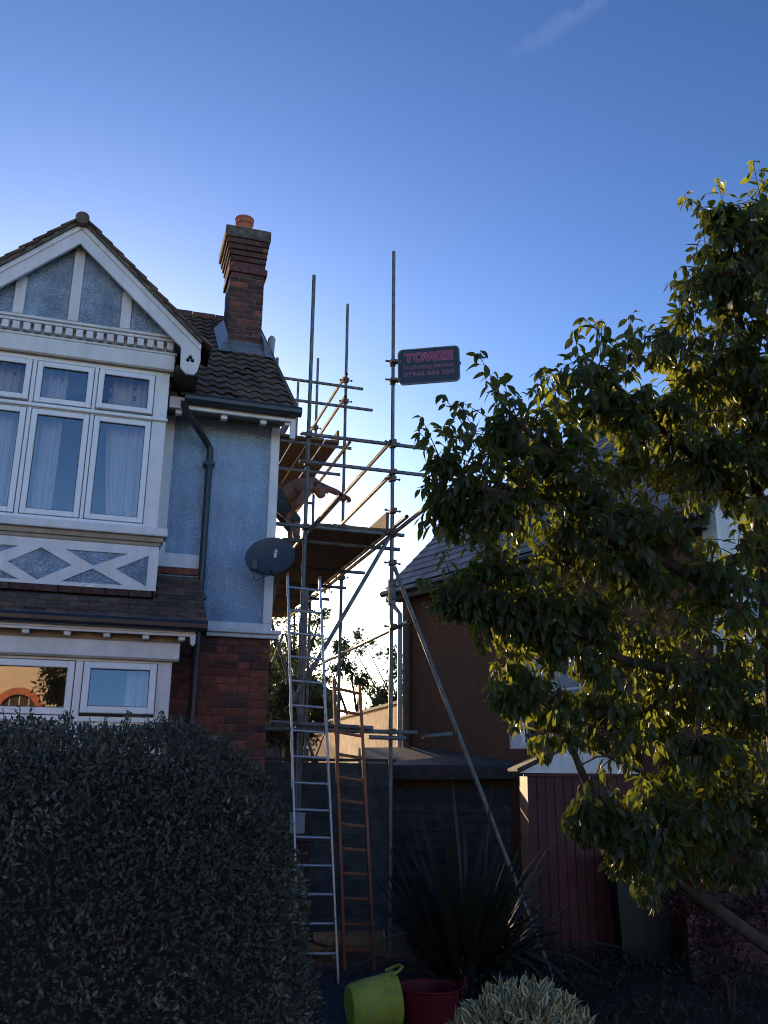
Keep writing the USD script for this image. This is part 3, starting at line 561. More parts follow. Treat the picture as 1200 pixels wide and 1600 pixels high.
single('toe_board', MB().box(3.115, 3.152, 9.97, 13.8, 4.774, 4.995, c=0.004), 'board_timber', 'sunlit timber toe board on edge along the outer side of the lower deck', 'toe board')
single('toe_board', MB().box(3.095, 3.13, 12.5, 16.4, 6.80, 7.03, c=0.004), 'board_timber', 'timber toe board on edge along the outer side of the upper deck', 'toe board')
# ---------------------------------------------------------------- the firm's sign
look('sign_dark', (0.018, 0.02, 0.028), 0.35, var=0.1)
look('sign_red', (0.28, 0.02, 0.06), 0.4, var=0.1)
look('sign_pale', (0.27, 0.18, 0.24), 0.4, var=0.1)
look('sign_mauve', (0.20, 0.075, 0.12), 0.4, var=0.1)
hz = np.array([math.cos(math.radians(27)), -math.sin(math.radians(27)), 0.0]); hz = hz * math.cos(0.012) + np.array([0, 0, math.sin(0.012)])
vz = np.array([0, 0, 1.0]); vz = vz - hz * np.dot(hz, vz); vz /= np.linalg.norm(vz); nz = np.cross(hz, vz)
so = np.array([3.24, 9.90, 6.675]); SWD, SHT = 0.80, 0.50
sg = thing('sign', 'dark scaffolding firm sign with red TOWIE lettering clamped to the tallest front pole', 'sign', tuple(so))
def rr(w, h, r, o=0.0): return sbox(o + r, o + r, w - o - r, h - o - r).buffer(r, quad_segs=6)
part(sg, 'backing', MB().prism(rr(SWD, SHT, 0.06, 0.004), -0.004, 0.004, frame=(so, hz, vz, nz)), 'sign_dark')
part(sg, 'rim', MB().prism(rr(SWD, SHT, 0.065).difference(rr(SWD, SHT, 0.055, 0.016)), -0.010, 0.009, frame=(so, hz, vz, nz)), 'galvanised')
from PIL import Image, ImageDraw, ImageFont
import glob
def glyphs(text, bold=2):
    font = ImageFont.truetype(glob.glob('/opt/blender-*/*/datafiles/fonts/Inter.woff2')[0], 96)
    x0, y0, x1, y1 = font.getbbox(text, anchor='ls', stroke_width=bold)
    im = Image.new('L', (x1 - x0 + 8, y1 - y0 + 8)); ImageDraw.Draw(im).text((4 - x0, 4 - y0), text, 255, font, anchor='ls', stroke_width=bold)
    on = np.pad(np.asarray(im) > 127, ((0, 0), (1, 1))).astype(np.int8); rows, st = np.nonzero(np.diff(on, axis=1) == 1); en = np.nonzero(np.diff(on, axis=1) == -1)[1]
    return unary_union([sbox(a, -r - 1, c, -r) for r, a, c in zip(rows, st, en)]).buffer(0.6).buffer(-0.6).simplify(0.7)
def lettering(name, text, x, y, w, h, mat, outline=None, bold=3):
    g = glyphs(text, bold); a = g.bounds; g = affinity.translate(g, -a[0], -a[1]); g = affinity.scale(g, w / (a[2] - a[0]), h / (a[3] - a[1]), origin=(0, 0)); g = affinity.translate(g, x, y)
    if outline:
        part(sg, name + '_outline', MB().prism(g.buffer(outline[1], join_style=2), 0.0042, 0.0056, frame=(so, hz, vz, nz)), outline[0])
    part(sg, name, MB().prism(g, 0.0058, 0.0072, frame=(so, hz, vz, nz)), mat)
lettering('firm_name', 'TOWIE', 0.085, 0.312, 0.63, 0.125, 'sign_red', ('sign_pale', 0.006), bold=4)
lettering('trade_line', 'Scaffolding Services', 0.075, 0.196, 0.65, 0.072, 'sign_mauve', bold=3)
lettering('phone_number', '07904 484 159', 0.075, 0.108, 0.65, 0.066, 'sign_mauve', bold=4)
for z in (6.76, 7.02):
    part(sg, 'clamp', MB().box(3.14, 3.28, 9.88, 9.965, z - 0.02, z + 0.02, c=0.008).tube((3.08, 9.94, z), (3.28, 9.94, z + 0.005), 0.013, 6).tube((3.20, 10.0, z - 0.03), (3.20, 10.0, z + 0.03), 0.037, 10), 'coupler_steel')
part(sg, 'clamp', MB().obox(so + hz * 0.80 + vz * 0.25, [hz, vz, nz], [0.014, 0.02, 0.012], c=0.004), 'galvanised')

# ---------------------------------------------------------------- ladders
look('aluminium', (0.42, 0.45, 0.50), 0.38, scale=14.0, metal=0.75, col2=(0.30, 0.33, 0.38))
look('orange_wood', (0.32, 0.105, 0.05), 0.6, scale=10.0, col2=(0.20, 0.065, 0.035), bump=0.2, bscale=40)
def ladder(name, label, fl, fr_, tl, tr_, n, z1st, mat, w, d, rr_, capmat=None, round_=False):
    fl, fr_, tl, tr_ = [np.array(q, float) for q in (fl, fr_, tl, tr_)]
    t = thing(name, label, 'ladder', tuple((fl + fr_) / 2)); nrm = np.cross(fr_ - fl, tl - fl)
    for a, c in ((fl, tl), (fr_, tr_)): part(t, 'stile', MB().beam(a, c, w, d, upv=nrm, c=0.006), mat)
    for k in range(n):
        u = z1st + k * (1 - z1st - 0.035) / (n - 1)
        p, q = fl + (tl - fl) * u, fr_ + (tr_ - fr_) * u; e = (q - p) / np.linalg.norm(q - p) * w * 0.45
        part(t, 'rung', MB().tube(p + e, q - e, rr_, 10), mat, 40)
    for a, dd in ((tl, tl - fl), (tr_, tr_ - fr_)):
        if capmat: part(t, 'end_cap', MB().beam(a - dd * 0.006, a + dd * 0.004, w * 1.25, d * 1.2, upv=nrm, c=0.006), capmat)
ladder('ladder', 'silver aluminium ladder with blue tinted stiles, left of the wooden ladder', (1.99, 9.02, 0), (2.36, 8.96, 0), (1.835, 9.54, 4.02), (2.185, 9.47, 3.99), 15, 0.065, 'aluminium', 0.026, 0.062, 0.014, 'terracotta')
ladder('ladder', 'orange brown wooden ladder beside the aluminium one', (2.555, 9.46, 0), (2.86, 9.44, 0), (2.47, 9.84, 2.93), (2.757, 9.80, 2.87), 12, 0.065, 'orange_wood', 0.036, 0.06, 0.017)

# ---------------------------------------------------------------- satellite dish
look('dish_grey', (0.035, 0.04, 0.055), 0.5, var=0.1)
look('logo_white', (0.7, 0.7, 0.7), 0.5, var=0.02)
dc = np.array([1.435, 8.40, 3.94]); dn = np.array([-0.30, -0.90, 0.30]); dn /= np.linalg.norm(dn); du = np.cross([0, 0, 1], dn); du /= np.linalg.norm(du); dv = np.cross(dn, du)
tl_ = math.radians(10); du, dv = du * math.cos(tl_) + dv * math.sin(tl_), dv * math.cos(tl_) - du * math.sin(tl_)
sd = thing('satellite_dish', 'dark grey oval satellite dish on the corner of the pebbledash wall', 'satellite dish', tuple(dc))
R_, T_ = np.meshgrid(np.linspace(0, 1, 9), np.arange(40) / 40 * 2 * np.pi, indexing='ij')
def dish_pt(r, t, lift): return dc + (r * np.cos(t) * 0.245)[..., None] * du + (r * np.sin(t) * 0.215)[..., None] * dv + (0.045 * (r ** 2 - 1) + lift)[..., None] * dn
A_, B_ = dish_pt(R_, T_, 0.006).reshape(-1, 3), dish_pt(R_, T_, -0.006).reshape(-1, 3); f = []
for i in range(8):
    for j in range(40):
        a, b_, c, d = i * 40 + j, i * 40 + (j + 1) % 40, (i + 1) * 40 + (j + 1) % 40, (i + 1) * 40 + j
        f += [[a, d, c, b_], [a + 360, b_ + 360, c + 360, d + 360]]
for j in range(40): f.append([320 + j, 320 + j + 360, 320 + (j + 1) % 40 + 360, 320 + (j + 1) % 40])
part(sd, 'reflector', MB().add(np.vstack([A_, B_]), f), 'dish_grey', 40)
lg = glyphs('sky', 4); a = lg.bounds; lg = affinity.translate(lg, -(a[0] + a[2]) / 2, -(a[1] + a[3]) / 2); lg = affinity.scale(lg, 0.10 / (a[2] - a[0]), 0.04 / (a[3] - a[1]), origin=(0, 0)); lg = affinity.rotate(lg, 78, origin=(0, 0))
part(sd, 'logo', MB().prism(lg, -0.026, -0.023, frame=(dc + du * 0.055 + dv * 0.04, du, dv, dn)), 'logo_white')
arm0 = dc - dv * 0.20; lnb = np.array([1.24, 8.12, 3.80])
part(sd, 'arm', MB().path([arm0 + dn * -0.03, arm0 + dn * 0.08, (arm0 + lnb) / 2 + [0, -0.03, -0.05], lnb + [0, 0.02, -0.06]], 0.012, 8), 'black_plastic', 40)
part(sd, 'receiver', MB().box(1.205, 1.275, 8.09, 8.16, 3.72, 3.84, c=0.012).tube((1.245, 8.14, 3.80), (1.275, 8.20, 3.815), 0.03, 12), 'black_plastic', 40)
part(sd, 'cable', MB().path([lnb + [-0.01, 0, -0.08], lnb + [0.0, 0.0, -0.15], lnb + [0.04, 0.02, -0.17], lnb + [0.10, 0.06, -0.12], arm0 - [0.02, 0, 0.02]], 0.004, 6), 'black_plastic', 40)
part(sd, 'bracket', MB().tube(dc - dn * 0.05, (1.46, 8.66, 3.92), 0.02, 8).tube((1.46, 8.66, 3.92), (1.46, 8.76, 3.92), 0.02, 8).box(1.42, 1.50, 8.755, 8.765, 3.84, 4.0), 'black_plastic')

# ---------------------------------------------------------------- tubs
look('lime_plastic', (0.33, 0.38, 0.04), 0.55, scale=16.0, col2=(0.24, 0.27, 0.06), spec=0.3, streak=0.25, bump=0.15, bscale=50)
look('red_plastic', (0.10, 0.004, 0.010), 0.55, scale=14.0, col2=(0.065, 0.006, 0.010), spec=0.25, streak=0.25)
def tub(name, label, mat, ctr, axis, R=0.235, H=0.40):
    axis = np.array(axis, float); axis /= np.linalg.norm(axis); a = np.cross(axis, [0, 0, 1.0] if abs(axis[2]) < 0.9 else [1.0, 0, 0]); a /= np.linalg.norm(a); b_ = np.cross(axis, a)
    t = thing(name, label, 'tub', tuple(ctr))
    prof = np.array([(0, 0), (0.12, 0), (0.168, 0.004), (0.188, 0.03), (0.205, 0.12), (0.222, 0.27), (0.232, H - 0.02), (0.240, H - 0.008), (0.238, H), (0.230, H - 0.004), (0.218, 0.27), (0.200, 0.12), (0.175, 0.02), (0, 0.012)])
    th = np.arange(48) / 48 * 2 * np.pi; V = []
    for r_, h in prof:
        wob = 1 + 0.02 * np.cos(2 * th) * h / H
        V.append(ctr + axis * h + (r_ * R / 0.235 * wob * np.cos(th))[:, None] * a + (r_ * R / 0.235 / wob * np.sin(th))[:, None] * b_)
    f = [[i * 48 + j, i * 48 + (j + 1) % 48, (i + 1) * 48 + (j + 1) % 48, (i + 1) * 48 + j] for i in range(len(prof) - 1) for j in range(48)]
    part(t, 'body', MB().add(np.vstack(V), f), mat, 50)
    for ang in HANDLES[name]:
        o = math.cos(ang) * a + math.sin(ang) * b_; s = np.cross(axis, o); e = ctr + axis * (H - 0.012) + o * R * 0.97
        pts = [e + s * 0.085 - axis * 0.03, e + s * 0.075 + axis * 0.03 + o * 0.02, e + s * 0.035 + axis * 0.075 + o * 0.04, e - s * 0.035 + axis * 0.075 + o * 0.04, e - s * 0.075 + axis * 0.03 + o * 0.02, e - s * 0.085 - axis * 0.03]
        part(t, 'handle', MB().path(pts, 0.012, 8), mat, 50)
HANDLES = {'lime_tub': (1.57, 4.71), 'red_tub': (4.5,)}
tub('lime_tub', 'lime yellow flexible tub lying tipped on its side', 'lime_plastic', np.array([2.035, 7.40, 0.168]), (0.99, 0.02, 0.075), R=0.20, H=0.385)
tub('red_tub', 'red flexible tub standing upright between the lime tub and the variegated shrub', 'red_plastic', np.array([2.66, 7.30, 0.004]), (0.02, 0.0, 1.0), R=0.25, H=0.30)

# ---------------------------------------------------------------- the worker
import manifold3d as m3
look('skin', (0.25, 0.105, 0.065), 0.55, var=0.12, scale=9.0, spec=0.35)
look('shorts_cloth', (0.05, 0.055, 0.045), 0.9, var=0.2, scale=20.0)
look('hair_dark', (0.03, 0.02, 0.015), 0.8, var=0.2, scale=40.0, bump=0.5, bscale=150)
look('boot_leather', (0.09, 0.06, 0.04), 0.7, var=0.2)
def ball(p, r): return m3.Manifold.sphere(r, 20).translate(tuple(map(float, p)))
def bone(p, r, q, s): return m3.Manifold.batch_hull([ball(p, r), ball(q, s)])
def fused(bones, length=0.02, it=8):
    M = m3.Manifold.batch_boolean(bones, m3.OpType.Add).refine_to_length(length); mm = M.to_mesh(); t = trimesh.Trimesh(mm.vert_properties[:, :3], mm.tri_verts, process=True)
    trimesh.smoothing.filter_taubin(t, 0.5, 0.53, it); return t
DZ = 4.773
pel = at_y(431, 783, 11.55); chest = at_y(468, 764, 11.45); nk = at_y(489, 757, 11.38); hd = at_y(497, 766, 11.27); shR = at_y(492, 757, 11.50); shL = at_y(481, 763, 11.20)
elR = at_y(518, 766, 11.62); wrR = at_y(536, 774, 11.80); haR = at_y(543, 778, 11.84); elL = at_y(466, 787, 11.12); wrL = at_y(456, 800, 11.25); haL = at_y(453, 806, 11.28)
fR = np.array([2.30, 11.75, DZ + 0.09]); fL = np.array([2.28, 11.30, DZ + 0.09]); hipR = pel + [0.05, 0.10, -0.05]; hipL = pel + [0.02, -0.10, -0.05]
knR = (hipR + fR) / 2 + [0.10, 0.02, 0.03]; knL = (hipL + fL) / 2 + [0.10, -0.02, 0.03]
wd = thing('person', 'shirtless worker in dark shorts bending over the lower scaffold deck and reaching for a rail', 'person', (2.3, 11.5, DZ))
B = [bone(pel, 0.145, pel + (chest - pel) * 0.5, 0.125), bone(pel + (chest - pel) * 0.5, 0.125, chest, 0.15), bone(chest, 0.15, nk, 0.10), bone(chest + [0, 0.09, 0], 0.12, shR, 0.075), bone(chest - [0, 0.09, 0], 0.12, shL, 0.075), bone(nk, 0.062, nk + (hd - nk) * 0.5, 0.058),
     bone(nk, 0.07, shR, 0.068), bone(nk, 0.07, shL, 0.068),
     bone(shR, 0.066, elR, 0.044), bone(elR, 0.046, elR + (wrR - elR) * 0.35, 0.046), bone(elR + (wrR - elR) * 0.35, 0.046, wrR, 0.028), bone(shL, 0.064, elL, 0.044), bone(elL, 0.046, wrL, 0.028)]
B += [bone(hd + [0, 0, 0.02], 0.088, hd + [0.03, -0.02, -0.06], 0.062), bone(hd + [0.04, -0.03, -0.01], 0.07, hd + [0.05, -0.04, -0.07], 0.045), bone(hd + [0.10, -0.06, -0.02], 0.013, hd + [0.115, -0.07, -0.045], 0.017)]
for s in (-1, 1): B.append(bone(hd + [0.0, s * 0.082, 0.0], 0.014, hd + [0.0, s * 0.086, -0.035], 0.011))
for hp, kn, ft in ((hipR, knR, fR), (hipL, knL, fL)): B += [bone(hp, 0.095, kn, 0.06), bone(kn, 0.058, kn + (ft - kn) * 0.35, 0.058), bone(kn + (ft - kn) * 0.35, 0.058, ft, 0.038)]
def hand(w, h, B, side):
    d = h - w; d /= np.linalg.norm(d); s = np.cross(d, [0, 0, 1.0]); s /= np.linalg.norm(s); u = np.cross(s, d); pk = w + d * 0.085
    B += [m3.Manifold.batch_hull([ball(w, 0.024), ball(pk + s * 0.032, 0.014), ball(pk - s * 0.032, 0.014)])]
    for k, L in enumerate((0.030, 0.034, 0.032, 0.026)):
        o = pk + s * (0.034 - 0.0225 * k); a = o + d * L - u * 0.008; b2 = a + d * 0.016 - u * 0.026; c = b2 - u * 0.02 - d * 0.008
        B += [bone(o, 0.0105, a, 0.0095), bone(a, 0.0095, b2, 0.009), bone(b2, 0.009, c, 0.008)]
    o = w + d * 0.03 + s * 0.03 * side; a = o + d * 0.04 + s * 0.028 * side - u * 0.012; B += [bone(o, 0.014, a, 0.011), bone(a, 0.011, a + d * 0.022 - u * 0.02, 0.009)]
hand(wrR, haR, B, 1); hand(wrL, haL, B, -1)
part(wd, 'body', fused(B, 0.013, 6), 'skin', True)
C_ = [bone(pel, 0.158, pel + (chest - pel) * 0.25, 0.145)]
for hp, kn in ((hipR, knR), (hipL, knL)): C_.append(bone(hp, 0.112, hp + (kn - hp) * 0.97, 0.085))
part(wd, 'shorts', fused(C_, 0.02, 5), 'shorts_cloth', True)
part(wd, 'hair', fused([bone(hd + [-0.015, 0.01, 0.035], 0.088, hd + [0.035, 0.0, 0.045], 0.07)], 0.02, 3), 'hair_dark', True)
for ft in (fR, fL): part(wd, 'boot', fused([bone(ft + [0, 0, 0.06], 0.05, ft - [0.03, 0, 0.045], 0.045), bone(ft - [0, 0, 0.04], 0.048, ft + [0.13, -0.04, -0.05], 0.04)], 0.02, 4), 'boot_leather', True)
# ================================================================ the neighbour's house
look('brown_roughcast', (0.20, 0.085, 0.045), 0.95, scale=60.0, col2=(0.07, 0.032, 0.02), bump=1.0, bscale=48, kind='voronoi', bdist=0.03, streak=0.25)
look('slate', (0.12, 0.115, 0.13), 0.6, scale=7.0, col2=(0.06, 0.06, 0.065), rand=0.4, streak=0.35, bump=0.2, bscale=40)
look('roof_felt', (0.045, 0.048, 0.055), 0.85, scale=4.0, var=0.25, bump=0.3, bscale=80)
look('red_boards', (0.065, 0.011, 0.011), 0.7, scale=7.0, var=0.25, rand=0.15, bump=0.3, bscale=30)
look('grey_boards', (0.055, 0.052, 0.053), 0.85, scale=7.0, var=0.3, rand=0.25, bump=0.4, bscale=30)
look('bin_green', (0.007, 0.016, 0.012), 0.45, var=0.15)
look('white_render', (0.7, 0.69, 0.66), 0.9, streak=0.2, var=0.06, scale=5.0, bump=0.3, bscale=60)
ND, NN, UPV = np.array([0.327, -0.945, 0.0]), np.array([-0.945, -0.327, 0.0]), np.array([0, 0, 1.0]); ND /= np.linalg.norm(ND); NN = np.array([ND[1], -ND[0], 0])
NC = np.array([4.66, 13.85, 0.0])
nb = thing('brown_house', 'brown roughcast house with a slate half hipped roof behind the cherry tree', 'house', tuple(NC))
def Q(name, mb, mat, parent=None, smooth=False, **k): return part(parent or nb, name, mb, mat, smooth, **k)
LW = 5.7; EV = 4.87
def nb_box(a0, a1, n0, n1, z0, z1, c=0.0):   # a along the side wall towards the street, n out of it, z up
    ctr = NC + ND * (a0 + a1) / 2 + NN * (n0 + n1) / 2 + UPV * (z0 + z1) / 2
    return ctr, [ND, NN, UPV], [abs(a1 - a0) / 2, abs(n1 - n0) / 2, abs(z1 - z0) / 2], c
def NB(*b): 
    mb = MB()
    for q in b: mb.obox(*nb_box(*q))
    return mb
side = sbox(0, 0, LW, EV - 0.02).difference(sbox(2.37, 2.25, 3.75, 3.45))
Q('side_wall', MB().prism(side, -0.25, 0.0, frame=(NC, ND, UPV, NN)), 'brown_roughcast')
Q('gable_end', MB().prism([(-6.2, 0), (0, 0), (0, EV), (-1.7, EV + 1.7), (-4.5, EV + 1.7), (-6.2, EV)], 0, 0.22, frame=(NC + ND * 0.001, NN, UPV, ND)), 'brown_roughcast')
Q('corner_board', NB((-0.02, 0.16, 0.001, 0.03, 0, EV - 0.05, 0.004)), 'dark_timber')
Q('downpipe', MB().path([NC + NN * 0.36 + ND * 0.0 + UPV * 4.78, NC + NN * 0.28 + ND * 0.0 + UPV * 4.62, NC + NN * 0.10 + ND * 0.0 + UPV * 4.45, NC + NN * 0.10 + ND * 0.0 + UPV * 0.2], 0.04, 10), 'grey_pipe', smooth=40)
Q('pipe_bracket', MB().tube(NC + NN * 0.10 + ND * 0.0 + UPV * 2.42, NC + NN * 0.10 + ND * 0.0 + UPV * 2.54, 0.055, 10), 'grey_pipe', smooth=40)
Q('window', MB().prism(sbox(2.37, 2.25, 3.75, 3.45).difference(sbox(2.60, 2.33, 3.12, 3.38)).difference(sbox(3.18, 2.33, 3.68, 3.38)), -0.08, -0.02, frame=(NC, ND, UPV, NN)), 'upvc')
for a0, a1 in ((2.60, 3.12), (3.18, 3.68)): part(f'{nb}/window', 'pane', NB((a0, a1, -0.06, -0.055, 2.33, 3.38)), 'pane_glass')
part(f'{nb}/window', 'glazing_bar', NB((2.60, 3.12, -0.055, -0.03, 2.98, 3.01), (3.18, 3.68, -0.055, -0.03, 2.98, 3.01), (3.42, 3.44, -0.054, -0.03, 2.33, 2.98)), 'upvc')
Q('room_wall', NB((0.3, LW - 0.3, -1.8, -1.7, 0, EV)), 'room_dark')
# half hipped slate roof
e0 = NC + NN * 0.30 + UPV * EV; rs = (-NN + UPV) / math.sqrt(2); rn = (NN + UPV) / math.sqrt(2)   # up the slope, out of the slope
RU = 2.95                                    # horizontal run to the ridge
slope = Polygon([(-0.08, -0.05), (LW + 0.35, -0.05), (LW + 0.35, RU), (2.75, RU), (-0.08, 1.45)])
s2 = affinity.scale(slope, 1, math.sqrt(2), origin=(0, 0))
nroof = Q('roof', MB().prism(s2, -0.06, -0.012, frame=(e0, ND, rs, rn)), 'dark_timber')
hip = np.array([e0 - ND * 0.08 - NN * 1.45 + UPV * 1.45, e0 + ND * 2.75 - NN * RU + UPV * RU, e0 - ND * 0.08 - NN * (2 * RU - 1.45) + UPV * 1.45])
bk = [e0 - ND * 0.08, e0 + ND * (LW + 0.35)]
back = [q - NN * 2 * RU for q in bk]; ridge = [hip[1], e0 + ND * (LW + 0.35) - NN * RU + UPV * RU]
Q('rear_slope', MB().add(np.array([hip[0], hip[1], hip[2]]), [[0, 1, 2]]).add(np.array([back[0], hip[2], hip[1], ridge[1], back[1]]), [[0, 1, 2], [0, 2, 4], [2, 3, 4]]), 'roof_felt', parent=nroof)
Q('fascia', MB().obox(e0 + ND * (LW / 2 + 0.1) - UPV * 0.16, [ND, NN, UPV], [LW / 2 + 0.2, 0.012, 0.08]), 'dark_timber')
Q('soffit', MB().obox(e0 + ND * (LW / 2) - UPV * 0.20 - NN * 0.14, [ND, NN, UPV], [LW / 2 + 0.1, 0.14, 0.01]), 'dark_timber')
Q('gutter', MB().path([e0 - ND * 0.16 + NN * 0.05 - UPV * 0.10, e0 + ND * 1.0 + NN * 0.05 - UPV * 0.105, e0 + ND * (LW + 0.3) + NN * 0.05 - UPV * 0.11], 0.05, 8), 'black_plastic', smooth=40)
r_ = np.random.default_rng(21); cnt = 0; rest = MB()
GA, SWI = 0.205, 0.30
for i in range(int(RU * math.sqrt(2) / GA) + 1):
    s0 = i * GA - 0.04
    for j in range(22):
        a0 = -0.08 + j * SWI - (SWI / 2 if i % 2 else 0); a1 = a0 + SWI - 0.006
        cell = sbox(a0, s0 / math.sqrt(2), a1, (s0 + GA) / math.sqrt(2)); cut = cell.intersection(slope)
        if cut.area < 0.25 * cell.area: continue
        b0, _, b1, _ = cut.bounds
        o = e0 + ND * (b0 + b1) / 2 + rs * (s0 + GA * 0.55) + rn * (0.012 + r_.uniform(-0.002, 0.003))
        t = 0.055; mbx = MB().obox(o, [ND, rs * math.cos(t) - rn * math.sin(t), rn * math.cos(t) + rs * math.sin(t)], [(b1 - b0) / 2, GA * 0.62, 0.005])
        if cnt < 300: part(nroof, 'slate', mbx, 'slate')
        else: rest.add(mbx.v[0], mbx.f[0])
        cnt += 1
if rest.n: part(nroof, 'slates', rest, 'slate', kind='stuff')
for k in range(9): part(nroof, 'hip_tile', MB().tube(hip[0] + (hip[1] - hip[0]) * k / 9, hip[0] + (hip[1] - hip[0]) * (k + 0.97) / 9, 0.07, 8), 'dark_concrete')
for k in range(8): part(nroof, 'ridge_tile', MB().tube(ridge[0] + (ridge[1] - ridge[0]) * k / 8, ridge[0] + (ridge[1] - ridge[0]) * (k + 0.97) / 8, 0.08, 8), 'dark_concrete')
# white rendered street front with sash windows
FO = NC + ND * LW
front = sbox(0, 3.2, 5.5, EV).difference(sbox(0.52, 3.55, 1.62, 4.75)).difference(sbox(2.4, 3.55, 3.5, 4.75))
Q('front_wall', MB().prism(sbox(0, 0, 5.5, 3.195).difference(sbox(0.6, 1.1, 2.6, 2.7)), 0.004, 0.198, frame=(FO, -NN, UPV, ND)), 'brick_dark')
Q('front_wall', MB().prism(front, 0.002, 0.2, frame=(FO, -NN, UPV, ND)), 'white_render')
Q('front_gable', MB().prism([(0, EV), (5.5, EV), (2.75, EV + 2.6)], 0.002, 0.2, frame=(FO, -NN, UPV, ND)), 'white_render')
for x0, x1, z0, z1 in ((0.52, 1.62, 3.55, 4.75), (2.4, 3.5, 3.55, 4.75), (0.6, 2.6, 1.1, 2.7)):
    o = sbox(x0, z0, x1, z1); xm = (x0 + x1) / 2; zm = (z0 + z1) / 2
    g1 = [sbox(x0 + 0.07, z0 + 0.07, xm - 0.03, zm - 0.025), sbox(xm + 0.03, z0 + 0.07, x1 - 0.07, zm - 0.025), sbox(x0 + 0.07, zm + 0.025, xm - 0.03, z1 - 0.07), sbox(xm + 0.03, zm + 0.025, x1 - 0.07, z1 - 0.07)]
    w = Q('window', MB().prism(o.difference(unary_union(g1)), 0.08, 0.14, frame=(FO, -NN, UPV, ND)), 'upvc')
    for gg in g1: part(w, 'pane', MB().prism(gg, 0.10, 0.104, frame=(FO, -NN, UPV, ND)), 'pane_glass')
    part(w, 'sill', MB().prism(sbox(x0 - 0.06, z0 - 0.07, x1 + 0.06, z0 - 0.002), 0.19, 0.27, frame=(FO, -NN, UPV, ND)), 'white_paint')
Q('room_wall', MB().prism(sbox(0.3, 0, 5.3, EV), -1.5, -1.45, frame=(FO, -NN, UPV, ND)), 'room_dark')

# ---------------------------------------------------------------- low outbuilding, fence and shed between the houses
ob = thing('outbuilding', 'low dark outbuilding with a sloping felt roof in front of the brown house', 'outbuilding', (3.6, 12.2, 0))
def O(name, mb, mat, parent=None): return part(parent or ob, name, mb, mat)
pl = [at_d(560, 1196, 12.4), at_d(868, 1194, 11.9), at_d(850, 1166, 13.2), at_d(560, 1168, 14.0)]
pl = np.array(pl)
zf = pl[0][2]; fz = lambda: None
O('roof', MB().tm(trimesh.convex.convex_hull(np.vstack([pl, pl - [0, 0, 0.05]]))), 'roof_felt')
a0, a1 = pl[0] + [0, 0.05, -0.06], pl[1] + [0, 0.05, -0.06]
O('fascia', MB().beam(a0 - [0, 0.03, 0.05], a1 - [0, 0.03, 0.05], 0.03, 0.16), 'dark_timber')
dv_ = a1 - a0; dl = np.linalg.norm(dv_[:2]); dh = np.array([dv_[0], dv_[1], 0]) / dl; dnn = np.array([dh[1], -dh[0], 0])
base = np.array([a0[0], a0[1], 0]) - dnn * 0.20
O('wall', MB().obox(base + dh * dl / 2 + UPV * 0.94 - dnn * 0.10, [dh, dnn, UPV], [dl / 2 - 0.05, 0.05, 0.94]), 'dark_timber')
O('side_wall', MB().obox(base + dh * 0.06 + UPV * 0.95 - dnn * 0.75, [dnn, dh, UPV], [0.6, 0.04, 0.95]), 'dark_timber')
O('light_panel', MB().obox(base + dh * dl / 2 + UPV * 1.60, [dh, dnn, UPV], [dl / 2 - 0.12, 0.02, 0.10]), 'grey_boards')
for k in range(12): O('slat', MB().obox(base + dh * dl / 2 + UPV * (1.46 - k * 0.122) + dnn * 0.012, [dh, dnn * 0.98 + UPV * 0.15, UPV * 0.98 - dnn * 0.15], [dl / 2 - 0.06, 0.009, 0.064]), 'grey_boards')
fe = thing('slat_fence', 'dark horizontal slat fence beside the brick wall behind the ladders', 'fence', (2.1, 11.2, 0))
for k in range(14): part(fe, 'slat', MB().box(1.58, 3.62, 11.2, 11.222, 0.10 + k * 0.138, 0.10 + k * 0.138 + 0.137, c=0.004), 'grey_boards')
for x in (1.62, 2.6, 3.57): part(fe, 'post', MB().box(x - 0.04, x + 0.04, 11.224, 11.30, 0, 2.05, c=0.006), 'dark_timber')
part(fe, 'capping', MB().box(1.56, 3.66, 11.18, 11.32, 2.052, 2.085, c=0.005), 'dark_timber')
single('storage_box', MB().box(2.03, 2.20, 9.9, 10.1, 1.28, 1.47, c=0.006).box(2.025, 2.205, 9.895, 10.105, 1.47, 1.49, c=0.004), 'grey_pipe', 'small plain grey box on a brick pillar behind the aluminium ladder', 'box')
single('brick_pillar', MB().box(1.98, 2.26, 9.86, 10.12, 0, 1.2, c=0.01).box(1.95, 2.29, 9.83, 10.15, 1.2, 1.276, c=0.01), 'brick_dark', 'low dark brick pillar with a grey box on it, behind the ladder', 'pillar')
sh = thing('red_shed', 'dark red boarded shed with a white gable, behind the low branches of the cherry tree', 'shed', (6.6, 11.9, 0))
s0_, s1_ = [at_d(x, 1209, 9.9) * np.array([1, 1, 0]) for x in (820, 990)]; sx = (s1_ - s0_); sw_ = np.linalg.norm(sx); sx /= sw_; sn = np.array([sx[1], -sx[0], 0])
part(sh, 'wall', MB().obox(s0_ + sx * sw_ / 2 - sn * 0.35 + UPV * 0.95, [sx, sn, UPV], [sw_ / 2 - 0.03, 0.32, 0.94]), 'red_boards')
for k in range(12): part(sh, 'board', MB().obox(s0_ + sx * (0.02 + (k + 0.5) * sw_ / 12.2) + UPV * 0.95 + sn * (0.012 + 0.002 * (k % 2)), [sx, sn, UPV], [sw_ / 24.6 - 0.0015, 0.012, 0.94], c=0.004), 'red_boards')
part(sh, 'eave_rail', MB().obox(s0_ + sx * sw_ / 2 + UPV * 1.905 + sn * 0.03, [sx, sn, UPV], [sw_ / 2 + 0.02, 0.02, 0.018], c=0.004), 'red_boards')
gb = [(-0.06, 0), (sw_ + 0.06, 0), (sw_ / 2 + 0.06, 0.30), (sw_ / 2 - 0.06, 0.30)]
